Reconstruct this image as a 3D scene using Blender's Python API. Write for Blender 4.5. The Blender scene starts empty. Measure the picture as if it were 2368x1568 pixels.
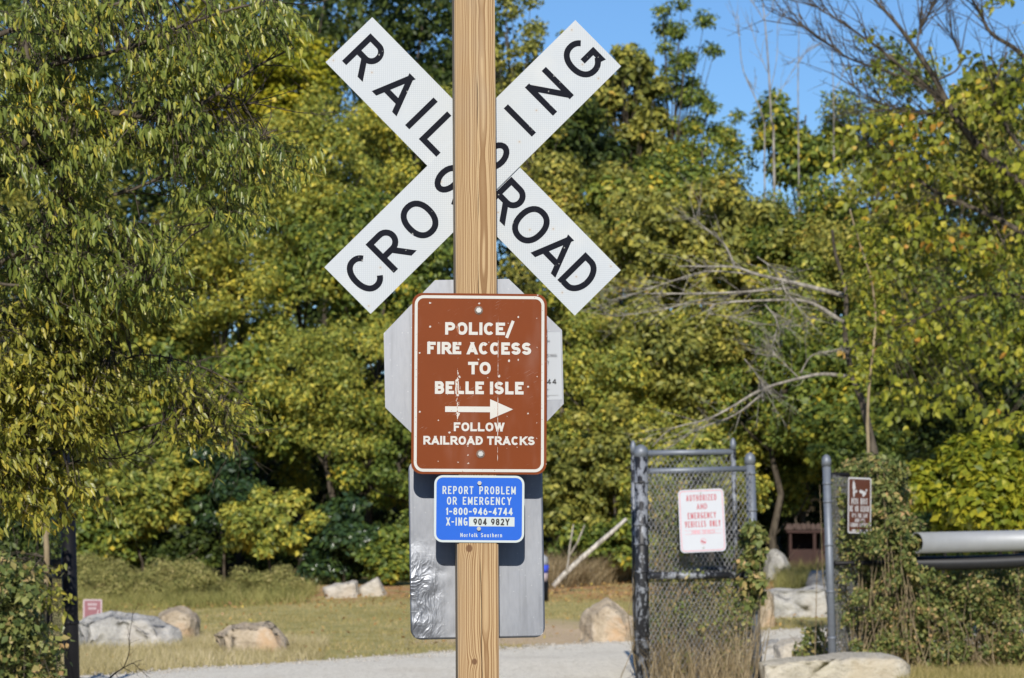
import bpy, bmesh, math, random
import numpy as np
from mathutils import Vector, Matrix, noise as mnoise

R = math.radians
SC = bpy.context.scene
COL = SC.collection

# ------------------------------------------------------------------ camera, sky, sun, exposure
FPX = 6715.0                      # focal length in photo display pixels (photo taken as 2368 x 1568)
PITCH = math.atan(393.0 / FPX)
CAM = Vector((0.0, 0.0, 1.6))
cd = bpy.data.cameras.new("camera")
cam = bpy.data.objects.new("camera", cd)
COL.objects.link(cam)
cam.location = CAM
cam.rotation_euler = (math.pi / 2 + PITCH, 0, 0)
cd.sensor_fit = 'HORIZONTAL'
cd.sensor_width = 36.0
cd.lens = 36.0 * FPX / 2368.0
cd.clip_end = 3000
cd.clip_start = 0.1
cd.dof.use_dof = True
cd.dof.focus_distance = 9.8
cd.dof.aperture_fstop = 9.0
SC.camera = cam

SUN_AZ = R(-1.2)                   # sun stands straight behind the camera
SUN_EL = R(29.0)
world = bpy.data.worlds.new("World")
SC.world = world
world.use_nodes = True
wn = world.node_tree
bg = wn.nodes["Background"]
sky = wn.nodes.new("ShaderNodeTexSky")
sky.sky_type = 'NISHITA'
sky.sun_disc = False
sky.sun_elevation = SUN_EL
sky.sun_rotation = math.pi - SUN_AZ
sky.air_density = 1.0
sky.dust_density = 0.3
sky.ozone_density = 8.5
sky.altitude = 300
wn.links.new(sky.outputs[0], bg.inputs[0])
bg.inputs[1].default_value = 0.092

sd = bpy.data.lights.new("sun", 'SUN')
sd.energy = 4.2
sd.angle = R(0.53)
sd.color = (1.0, 0.94, 0.84)
sun = bpy.data.objects.new("sun", sd)
COL.objects.link(sun)
to_sun = Vector((math.sin(SUN_AZ) * math.cos(SUN_EL), -math.cos(SUN_AZ) * math.cos(SUN_EL), math.sin(SUN_EL)))
sun.rotation_euler = to_sun.to_track_quat('Z', 'Y').to_euler()
sun.location = (4, -20, 15)

SC.view_settings.view_transform = 'Standard'
SC.view_settings.look = 'None'
SC.view_settings.exposure = 0.3
SC.view_settings.gamma = 1.0
SC.render.engine = 'CYCLES'
SC.cycles.max_bounces = 6
SC.cycles.diffuse_bounces = 3
SC.cycles.glossy_bounces = 3
SC.cycles.transmission_bounces = 4
SC.cycles.transparent_max_bounces = 6

# ------------------------------------------------------------------ projection helpers
FWD = Vector((0, math.cos(PITCH), math.sin(PITCH)))
UPV = Vector((0, -math.sin(PITCH), math.cos(PITCH)))


def ray(px, py):
    return Vector((1, 0, 0)) * ((px - 1184.0) / FPX) + UPV * ((784.0 - py) / FPX) + FWD


def at(px, py, Y):
    d = ray(px, py)
    return CAM + d * (Y / d.y)


def pxm(Y):
    return FPX / Y


# ------------------------------------------------------------------ mesh helpers
class MB:
    def __init__(self):
        self.v = []
        self.f = []
        self.sm = []

    def add(self, vs, fs, smooth=False):
        o = len(self.v)
        self.v += [tuple(p) for p in vs]
        for f in fs:
            self.f.append(tuple(i + o for i in f))
            self.sm.append(smooth)
        return self

    def box(self, a, b):
        (x0, y0, z0), (x1, y1, z1) = a, b
        return self.add([(x0, y0, z0), (x1, y0, z0), (x1, y1, z0), (x0, y1, z0), (x0, y0, z1), (x1, y0, z1), (x1, y1, z1), (x0, y1, z1)],
                        [(0, 3, 2, 1), (4, 5, 6, 7), (0, 1, 5, 4), (1, 2, 6, 5), (2, 3, 7, 6), (3, 0, 4, 7)])

    def tube(self, pts, rad, seg=8, caps=True):
        pts = [Vector(p) for p in pts]
        n = len(pts)
        if not hasattr(rad, '__len__'):
            rad = [rad] * n
        vs = []
        ref = None
        for i, p in enumerate(pts):
            d = (pts[min(i + 1, n - 1)] - pts[max(i - 1, 0)])
            if d.length < 1e-9:
                d = Vector((0, 0, 1))
            d.normalize()
            if ref is None:
                ref = Vector((1, 0, 0)) if abs(d.x) < 0.8 else Vector((0, 1, 0))
            u = (ref - d * ref.dot(d)).normalized()
            w = d.cross(u)
            ref = u
            for k in range(seg):
                a = 2 * math.pi * k / seg
                vs.append(p + (u * math.cos(a) + w * math.sin(a)) * rad[i])
        fs = []
        for i in range(n - 1):
            for k in range(seg):
                k2 = (k + 1) % seg
                fs.append((i * seg + k, i * seg + k2, (i + 1) * seg + k2, (i + 1) * seg + k))
        self.add(vs, fs, True)
        if caps:
            o = len(self.v) - len(vs)
            self.f.append(tuple(o + k for k in reversed(range(seg)))); self.sm.append(False)
            self.f.append(tuple(o + (n - 1) * seg + k for k in range(seg))); self.sm.append(False)
        return self

    def lathe(self, prof, c, seg=16):
        """prof: list of (radius, z) going up, around the vertical axis at c"""
        vs = []
        for (r, z) in prof:
            for k in range(seg):
                a = 2 * math.pi * k / seg
                vs.append((c[0] + r * math.cos(a), c[1] + r * math.sin(a), c[2] + z))
        fs = []
        n = len(prof)
        for i in range(n - 1):
            for k in range(seg):
                k2 = (k + 1) % seg
                fs.append((i * seg + k, i * seg + k2, (i + 1) * seg + k2, (i + 1) * seg + k))
        fs.append(tuple(reversed(range(seg))))
        fs.append(tuple((n - 1) * seg + k for k in range(seg)))
        return self.add(vs, fs, True)

    def prism(self, poly, y0, y1):
        """polygon in (x, z), extruded between y0 (front) and y1"""
        n = len(poly)
        vs = [(x, y0, z) for x, z in poly] + [(x, y1, z) for x, z in poly]
        area = sum(poly[i][0] * poly[(i + 1) % n][1] - poly[(i + 1) % n][0] * poly[i][1] for i in range(n))
        idx = list(range(n))
        if area < 0:
            idx.reverse()
        fs = [tuple(idx), tuple(reversed([i + n for i in idx]))]
        for a in range(n):
            i, j = idx[a], idx[(a + 1) % n]
            fs.append((j, i, i + n, j + n))
        return self.add(vs, fs)

    def build(self, name, mat, parent=None, origin=None, **kw):
        v = np.array(self.v, dtype=np.float64)
        if origin is not None:
            v = v - np.array(origin)
        me = bpy.data.meshes.new(name)
        me.from_pydata(v.tolist(), [], self.f)
        me.polygons.foreach_set("use_smooth", self.sm)
        me.materials.append(mat)
        me.update()
        o = bpy.data.objects.new(name, me)
        COL.objects.link(o)
        if parent is not None:
            o.parent = parent
        elif origin is not None:
            o.location = origin
        for k, val in kw.items():
            o[k] = val
        return o


def np_mesh(name, verts, faces, mat, parent=None, origin=None, mats=None, midx=None, **kw):
    """verts (n,3), faces (m,k) numpy"""
    if origin is not None:
        verts = verts - np.array(origin)
    me = bpy.data.meshes.new(name)
    m, k = faces.shape
    me.vertices.add(len(verts))
    me.vertices.foreach_set("co", verts.astype(np.float32).ravel())
    me.loops.add(m * k)
    me.loops.foreach_set("vertex_index", faces.astype(np.int32).ravel())
    me.polygons.add(m)
    me.polygons.foreach_set("loop_start", np.arange(0, m * k, k, dtype=np.int32))
    me.update(calc_edges=True)
    me.materials.append(mat)
    me.validate()
    o = bpy.data.objects.new(name, me)
    COL.objects.link(o)
    if parent is not None:
        o.parent = parent
    elif origin is not None:
        o.location = origin
    for kk, val in kw.items():
        o[kk] = val
    return o


def thing(name, label, cat, loc=(0, 0, 0), rot=(0, 0, 0), group=None):
    o = bpy.data.objects.new(name, None)
    o.empty_display_size = 0.1
    COL.objects.link(o)
    o.location = loc
    o.rotation_euler = rot
    o["label"] = label
    o["category"] = cat
    if group:
        o["group"] = group
    return o


def tag(o, label, cat=None, group=None, kind=None):
    o["label"] = label
    if cat:
        o["category"] = cat
    if group:
        o["group"] = group
    if kind:
        o["kind"] = kind
    return o


# ------------------------------------------------------------------ material helpers
class Mat:
    def __init__(self, name):
        self.m = bpy.data.materials.new(name)
        self.m.use_nodes = True
        self.nt = self.m.node_tree
        self.p = self.nt.nodes["Principled BSDF"]
        self.out = self.nt.nodes["Material Output"]
        self._tc = None

    def _set(self, sock, v):
        if isinstance(v, bpy.types.NodeSocket):
            self.nt.links.new(v, sock)
        elif v is not None:
            if hasattr(v, '__len__') and len(v) == 3 and sock.type == 'RGBA':
                v = tuple(v) + (1,)
            sock.default_value = v

    def node(self, typ, props=None, ins=None, out=0):
        n = self.nt.nodes.new(typ)
        for k, v in (props or {}).items():
            setattr(n, k, v)
        for k, v in (ins or {}).items():
            self._set(n.inputs[k], v)
        return n.outputs[out]

    def obj(self):
        if self._tc is None:
            self._tc = self.nt.nodes.new("ShaderNodeTexCoord")
        return self._tc.outputs["Object"]

    def geo(self, name):
        n = self.nt.nodes.new("ShaderNodeNewGeometry")
        return n.outputs[name]

    def math(self, op, a, b=None, c=None, clamp=False):
        ins = {0: a}
        if b is not None:
            ins[1] = b
        if c is not None:
            ins[2] = c
        return self.node("ShaderNodeMath", {"operation": op, "use_clamp": clamp}, ins)

    def noise(self, vec, scale, detail=2.0, rough=0.5, dist=0.0, out=0):
        return self.node("ShaderNodeTexNoise", {}, {"Vector": vec, "Scale": scale, "Detail": detail, "Roughness": rough, "Distortion": dist}, out)

    def voro(self, vec, scale, feature='F1', out=0, rnd=1.0):
        return self.node("ShaderNodeTexVoronoi", {"feature": feature}, {"Vector": vec, "Scale": scale, "Randomness": rnd}, out)

    def voro2(self, vec, scale, out=0):
        x, y, z = self.sep(vec)
        return self.node("ShaderNodeTexVoronoi", {"voronoi_dimensions": '2D'}, {"Vector": self.comb(x, z, 0.0), "Scale": scale}, out)

    def scale(self, vec, s):
        return self.node("ShaderNodeVectorMath", {"operation": 'MULTIPLY'}, {0: vec, 1: s})

    def sep(self, vec):
        n = self.nt.nodes.new("ShaderNodeSeparateXYZ")
        self.nt.links.new(vec, n.inputs[0])
        return n.outputs[0], n.outputs[1], n.outputs[2]

    def comb(self, x, y, z):
        return self.node("ShaderNodeCombineXYZ", {}, {0: x, 1: y, 2: z})

    def mix(self, fac, a, b, blend='MIX'):
        n = self.nt.nodes.new("ShaderNodeMix")
        n.data_type = 'RGBA'
        n.blend_type = blend
        self._set(n.inputs[0], fac)
        self._set(n.inputs[6], a)
        self._set(n.inputs[7], b)
        return n.outputs[2]

    def ramp(self, fac, stops, interp='LINEAR'):
        n = self.nt.nodes.new("ShaderNodeValToRGB")
        n.color_ramp.interpolation = interp
        el = n.color_ramp.elements
        while len(el) < len(stops):
            el.new(0.5)
        for e, (p, c) in zip(el, stops):
            e.position = p
            e.color = (tuple(c) + (1,)) if hasattr(c, '__len__') else (c, c, c, 1)
        self.nt.links.new(fac, n.inputs[0])
        return n.outputs[0]

    def step(self, v, lo, hi):
        n = self.nt.nodes.new("ShaderNodeMapRange")
        n.interpolation_type = 'SMOOTHSTEP'
        self._set(n.inputs[0], v)
        self._set(n.inputs[1], lo)
        self._set(n.inputs[2], hi)
        return n.outputs[0]

    def bump(self, h, strength=0.3, dist=0.01, normal=None):
        return self.node("ShaderNodeBump", {}, {"Height": h, "Strength": strength, "Distance": dist, "Normal": normal})

    def done(self, color=None, rough=0.6, metal=0.0, spec=0.5, normal=None):
        self._set(self.p.inputs["Base Color"], color)
        self._set(self.p.inputs["Roughness"], rough)
        self._set(self.p.inputs["Metallic"], metal)
        self._set(self.p.inputs["Specular IOR Level"], spec)
        if normal is not None:
            self._set(self.p.inputs["Normal"], normal)
        return self.m


def mat_leaf(name, stops, patch=0.55, pscale=0.6, trans=0.3, rough=0.5, spec=0.35):
    M = Mat(name)
    rnd = M.geo("Random Per Island")
    nz = M.noise(M.obj(), pscale, 2.0, 0.6)
    f = M.math('ADD', M.math('MULTIPLY', rnd, 1.0 - 0.35 * patch), M.math('MULTIPLY', M.math('SUBTRACT', nz, 0.5), patch * 2.0))
    f = M.math('ADD', f, 0.17 * patch, clamp=True)
    col = M.ramp(f, stops)
    M.done(col, rough, 0, spec)
    tr = M.node("ShaderNodeBsdfTranslucent", {}, {"Color": col})
    mx = M.nt.nodes.new("ShaderNodeMixShader")
    mx.inputs[0].default_value = trans
    M.nt.links.new(M.p.outputs[0], mx.inputs[1])
    M.nt.links.new(tr, mx.inputs[2])
    M.nt.links.new(mx.outputs[0], M.out.inputs[0])
    return M.m


def mat_plain(name, col, rough=0.6, metal=0.0, var=0.15, scale=8.0, bump=0.0, spec=0.5):
    M = Mat(name)
    n = M.noise(M.obj(), scale, 5.0, 0.6)
    c = M.mix(n, tuple(x * (1 - var) for x in col), tuple(min(1, x * (1 + var)) for x in col))
    nm = M.bump(n, bump, 0.01) if bump else None
    return M.done(c, rough, metal, spec, nm)


# leaf colours
LF_YEL = mat_leaf("leaf_yellow_green", [(0.0, (0.0856, 0.1221, 0.0246)), (0.3, (0.2142, 0.2586, 0.0491)), (0.6, (0.3712, 0.3807, 0.0702)), (0.85, (0.5996, 0.5171, 0.0789)), (1.0, (0.75, 0.6178, 0.0702))])
LF_OLV = mat_leaf("leaf_olive", [(0.0, (0.0826, 0.1059, 0.0283)), (0.35, (0.2102, 0.2258, 0.0503)), (0.65, (0.3529, 0.3426, 0.0707)), (0.9, (0.4958, 0.436, 0.0787)), (1.0, (0.5709, 0.3893, 0.0787))])
LF_GRN = mat_leaf("leaf_green", [(0.0, (0.0592, 0.0948, 0.0222)), (0.4, (0.1331, 0.1898, 0.037)), (0.75, (0.2662, 0.3049, 0.0468)), (0.93, (0.4583, 0.4066, 0.0493)), (1.0, (0.68, 0.4879, 0.0493))])
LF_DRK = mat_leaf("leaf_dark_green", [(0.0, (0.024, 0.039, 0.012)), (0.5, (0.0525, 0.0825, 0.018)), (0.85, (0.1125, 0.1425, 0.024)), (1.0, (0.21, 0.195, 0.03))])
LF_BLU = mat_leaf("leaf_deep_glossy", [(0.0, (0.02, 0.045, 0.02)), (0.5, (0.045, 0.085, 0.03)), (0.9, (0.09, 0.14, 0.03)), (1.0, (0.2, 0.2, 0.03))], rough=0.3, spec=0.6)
LF_BRT = mat_leaf("leaf_bright_yellow", [(0.0, (0.10, 0.14, 0.012)), (0.4, (0.25, 0.27, 0.02)), (0.75, (0.42, 0.39, 0.03)), (1.0, (0.6, 0.46, 0.03))])
LF_NEAR = mat_leaf("leaf_hanging", [(0.0, (0.0765, 0.1107, 0.0216)), (0.4, (0.1785, 0.2213, 0.0405)), (0.75, (0.2996, 0.3261, 0.0675)), (0.94, (0.4845, 0.431, 0.072)), (1.0, (0.714, 0.5242, 0.054))], patch=0.3, pscale=1.6, rough=0.38, spec=0.5)
LF_LOW = mat_leaf("leaf_hanging_pale", [(0.0, (0.1122, 0.1339, 0.017)), (0.4, (0.2525, 0.2588, 0.0425)), (0.8, (0.3927, 0.357, 0.0595)), (1.0, (0.561, 0.4284, 0.051))], patch=0.3, pscale=1.6, rough=0.4, spec=0.5)
LF_RGT = mat_leaf("leaf_round", [(0.0, (0.066, 0.0935, 0.011)), (0.4, (0.165, 0.1925, 0.0198)), (0.75, (0.297, 0.308, 0.033)), (0.93, (0.462, 0.407, 0.0385)), (1.0, (0.495, 0.253, 0.044))], patch=0.4)
LF_IVY = mat_leaf("leaf_vine", [(0.0, (0.0675, 0.1013, 0.0324)), (0.4, (0.162, 0.2025, 0.0567)), (0.7, (0.2835, 0.2903, 0.0878)), (0.9, (0.432, 0.324, 0.135)), (1.0, (0.567, 0.3645, 0.1755))], patch=0.4, pscale=2.0)
LF_IVD = mat_leaf("leaf_ivy_dark", [(0.0, (0.0224, 0.0392, 0.0126)), (0.5, (0.056, 0.091, 0.021)), (0.85, (0.14, 0.175, 0.035)), (1.0, (0.35, 0.35, 0.07))], patch=0.5, pscale=2.0)
GR_DRY = mat_leaf("grass_dry", [(0.0, (0.253, 0.2124, 0.0945)), (0.4, (0.414, 0.354, 0.1755)), (0.8, (0.575, 0.4956, 0.2835)), (1.0, (0.69, 0.59, 0.405))], patch=0.5, pscale=0.4, rough=0.7, spec=0.15)
GR_OLV = mat_leaf("grass_olive", [(0.0, (0.202, 0.1835, 0.0625)), (0.5, (0.3564, 0.3059, 0.1187)), (0.85, (0.499, 0.4005, 0.1875)), (1.0, (0.6178, 0.4783, 0.275))], patch=0.5, pscale=0.4, rough=0.7, spec=0.15)
GR_WEED = mat_leaf("weed_olive", [(0.0, (0.138, 0.1512, 0.045)), (0.5, (0.3036, 0.2952, 0.099)), (0.85, (0.4554, 0.4104, 0.153)), (1.0, (0.5796, 0.4752, 0.234))], patch=0.5, pscale=0.8, rough=0.7, spec=0.15)
GR_BRN = mat_leaf("weed_brown", [(0.0, (0.156, 0.12, 0.06)), (0.5, (0.324, 0.252, 0.144)), (0.85, (0.48, 0.384, 0.24)), (1.0, (0.6, 0.492, 0.324))], patch=0.4, pscale=1.5, rough=0.8, spec=0.1)


def mat_bark(name, a, b, scale=14.0):
    M = Mat(name)
    v = M.scale(M.obj(), (1, 1, 0.25))
    n = M.noise(v, scale, 6.0, 0.65)
    return M.done(M.mix(M.step(n, 0.35, 0.65), a, b), 0.85, 0, 0.2, M.bump(n, 0.6, 0.01))


BARK = mat_bark("bark_dark", (0.035, 0.028, 0.02), (0.12, 0.10, 0.075))
BARK_GREY = mat_bark("bark_grey", (0.15, 0.135, 0.115), (0.38, 0.35, 0.30))
BARK_TAN = mat_bark("bark_tan", (0.17, 0.13, 0.075), (0.34, 0.27, 0.17))
BARK_WHITE = mat_bark("bark_white", (0.22, 0.20, 0.17), (0.62, 0.58, 0.52), 20)

# ------------------------------------------------------------------ ground
RNG = np.random.default_rng(7)


def gz(x, y):
    """ground height: level near the tracks, rising gently towards the wood and then up the slope"""
    r = max(0.0, y - 44.0)
    z = 0.022 * r if r < 24 else 0.528 + 0.2 * (r - 24)
    if y > 90:
        z = min(z, 0.528 + 0.2 * 24 + 0.0)
    b = 0.05 * mnoise.noise((x * 0.35, y * 0.35, 3.1)) + 0.02 * mnoise.noise((x * 1.3, y * 1.3, 9.7))
    return z + b * min(1.0, max(0.0, (y - 14) / 10))


def ground_pt(px, py):
    d = ray(px, py)
    t = (CAM.z) / -d.z
    for _ in range(6):
        p = CAM + d * t
        t = (CAM.z - gz(p.x, p.y)) / -d.z
    return CAM + d * t


def build_ground():
    xs = np.concatenate([np.linspace(-700, -24, 14), np.linspace(-22, 22, 90), np.linspace(24, 700, 14)])
    ys = np.concatenate([np.linspace(-300, 8, 14), np.linspace(9, 100, 150), np.linspace(110, 1500, 14)])
    V = np.array([(x, y, gz(x, y)) for y in ys for x in xs])
    nx = len(xs)
    F = np.array([(j * nx + i, j * nx + i + 1, (j + 1) * nx + i + 1, (j + 1) * nx + i) for j in range(len(ys) - 1) for i in range(nx - 1)])
    M = Mat("ground_soil")
    o = M.obj()
    x, y, z = M.sep(o)
    warp = M.noise(o, 0.35, 4.0, 0.6)
    fine = M.noise(o, 9.0, 6.0, 0.7)
    grass = M.ramp(M.noise(o, 2.2, 5.0, 0.65), [(0.3, (0.24, 0.23, 0.08)), (0.5, (0.38, 0.34, 0.14)), (0.7, (0.52, 0.43, 0.22))])
    bare = M.ramp(fine, [(0.3, (0.46, 0.34, 0.21)), (0.7, (0.64, 0.50, 0.34))])
    litter = M.ramp(M.noise(o, 14.0, 4.0, 0.7), [(0.3, (0.22, 0.11, 0.05)), (0.5, (0.46, 0.25, 0.12)), (0.7, (0.6, 0.40, 0.22))])
    # trodden bare patch and a litter strip at the foot of the wood
    bx = M.math('SUBTRACT', 1.0, M.step(M.math('ABSOLUTE', M.math('SUBTRACT', M.math('ADD', x, M.math('MULTIPLY', warp, 3.0)), 2.6)), 1.3, 2.8))
    by = M.math('SUBTRACT', 1.0, M.step(M.math('ABSOLUTE', M.math('SUBTRACT', M.math('ADD', y, M.math('MULTIPLY', warp, 5.0)), 40.0)), 2.0, 5.5))
    bm = M.math('MULTIPLY', M.math('MULTIPLY', bx, by), M.step(M.noise(o, 0.9, 4.0, 0.6), 0.27, 0.42))
    col = M.mix(bm, grass, bare)
    ly = M.math('SUBTRACT', 1.0, M.step(M.math('ABSOLUTE', M.math('SUBTRACT', M.math('ADD', y, M.math('MULTIPLY', warp, 3.0)), 52.5)), 1.2, 4.2))
    col = M.mix(M.math('MULTIPLY', ly, M.step(M.noise(o, 1.6, 4.0, 0.6), 0.35, 0.55)), col, litter)
    added_ballast = M.ramp(M.noise(o, 22.0, 4.0, 0.7), [(0.3, (0.05, 0.048, 0.045)), (0.7, (0.16, 0.155, 0.15))])  # unseen dark ground added near the camera to deepen the plates' reflections
    col = M.mix(M.math('SUBTRACT', 1.0, M.step(y, 9.0, 12.0)), col, added_ballast)
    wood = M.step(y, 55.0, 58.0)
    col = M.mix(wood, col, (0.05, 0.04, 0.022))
    m = M.done(col, 0.95, 0, 0.1, M.bump(fine, 0.5, 0.03))
    o = np_mesh("ground", V, F, m)
    tag(o, "dry grassy ground running back to the foot of the wood", kind="structure")


build_ground()

# gravel road crossing behind the sign
ra, rb = ground_pt(190, 1563), ground_pt(1470, 1482)


def build_road():
    d = (rb - ra)
    d.z = 0
    d.normalize()
    nrm = Vector((d.y, -d.x, 0))
    W = 6.2
    V, F = [], []
    nu, nv = 160, 14
    for i in range(nu):
        s = -16 + 60 * i / (nu - 1)
        edge = 0.22 * mnoise.noise((s * 0.6, 1.5, 0)) + 0.1 * mnoise.noise((s * 2.3, 4.5, 0)) + 0.05 * mnoise.noise((s * 7, 2.5, 0))
        for j in range(nv):
            t = j / (nv - 1)
            p = ra + d * s + nrm * (t * W + edge * (1 - t))
            zz = gz(p.x, p.y) + 0.012 + 0.03 * math.sin(math.pi * t)
            V.append((p.x, p.y, zz))
    for i in range(nu - 1):
        for j in range(nv - 1):
            F.append((i * nv + j, i * nv + j + 1, (i + 1) * nv + j + 1, (i + 1) * nv + j))
    M = Mat("road_gravel")
    o = M.obj()
    a = M.voro(o, 38.0, out=1)
    n = M.noise(o, 60.0, 3.0, 0.7)
    big = M.noise(o, 0.8, 4.0, 0.6)
    g = M.ramp(M.math('ADD', M.math('MULTIPLY', M.sep(a)[0], 0.6), M.math('MULTIPLY', n, 0.4)), [(0.1, (0.46, 0.42, 0.34)), (0.45, (0.74, 0.69, 0.58)), (0.9, (0.82, 0.77, 0.67))])
    g = M.mix(M.math('MULTIPLY', M.step(big, 0.5, 0.72), 0.45), g, (0.56, 0.50, 0.40))
    m = M.done(g, 0.95, 0, 0.15, M.bump(M.voro(o, 38.0), 0.45, 0.015))
    o = np_mesh("gravel_road", np.array(V), np.array(F), m)
    tag(o, "pale grey gravel road passing behind the sign post and gate", kind="structure")


build_road()

# ------------------------------------------------------------------ stroke lettering
def arc(cx, cy, rx, ry, a0, a1, n=14, e=2.0):
    out = []
    for i in range(n + 1):
        a = R(a0 + (a1 - a0) * i / n)
        c, s = math.cos(a), math.sin(a)
        out.append((cx + rx * math.copysign(abs(c) ** (2 / e), c), cy + ry * math.copysign(abs(s) ** (2 / e), s)))
    return out


def bowl(y0, y1, xs, xe=1.0):
    ym = (y0 + y1) / 2
    return [(0, y1), (xs, y1)] + arc(xs, ym, xe - xs, (y1 - y0) / 2, 90, -90, 12)[1:-1] + [(xs, y0), (0, y0)]


OV = arc(.5, .5, .5, .5, 90, -270, 32, 2.25)
SS = arc(.5, .755, .48, .245, 22, 270, 16) + arc(.5, .255, .5, .255, 90, -170, 16)[1:]
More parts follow.
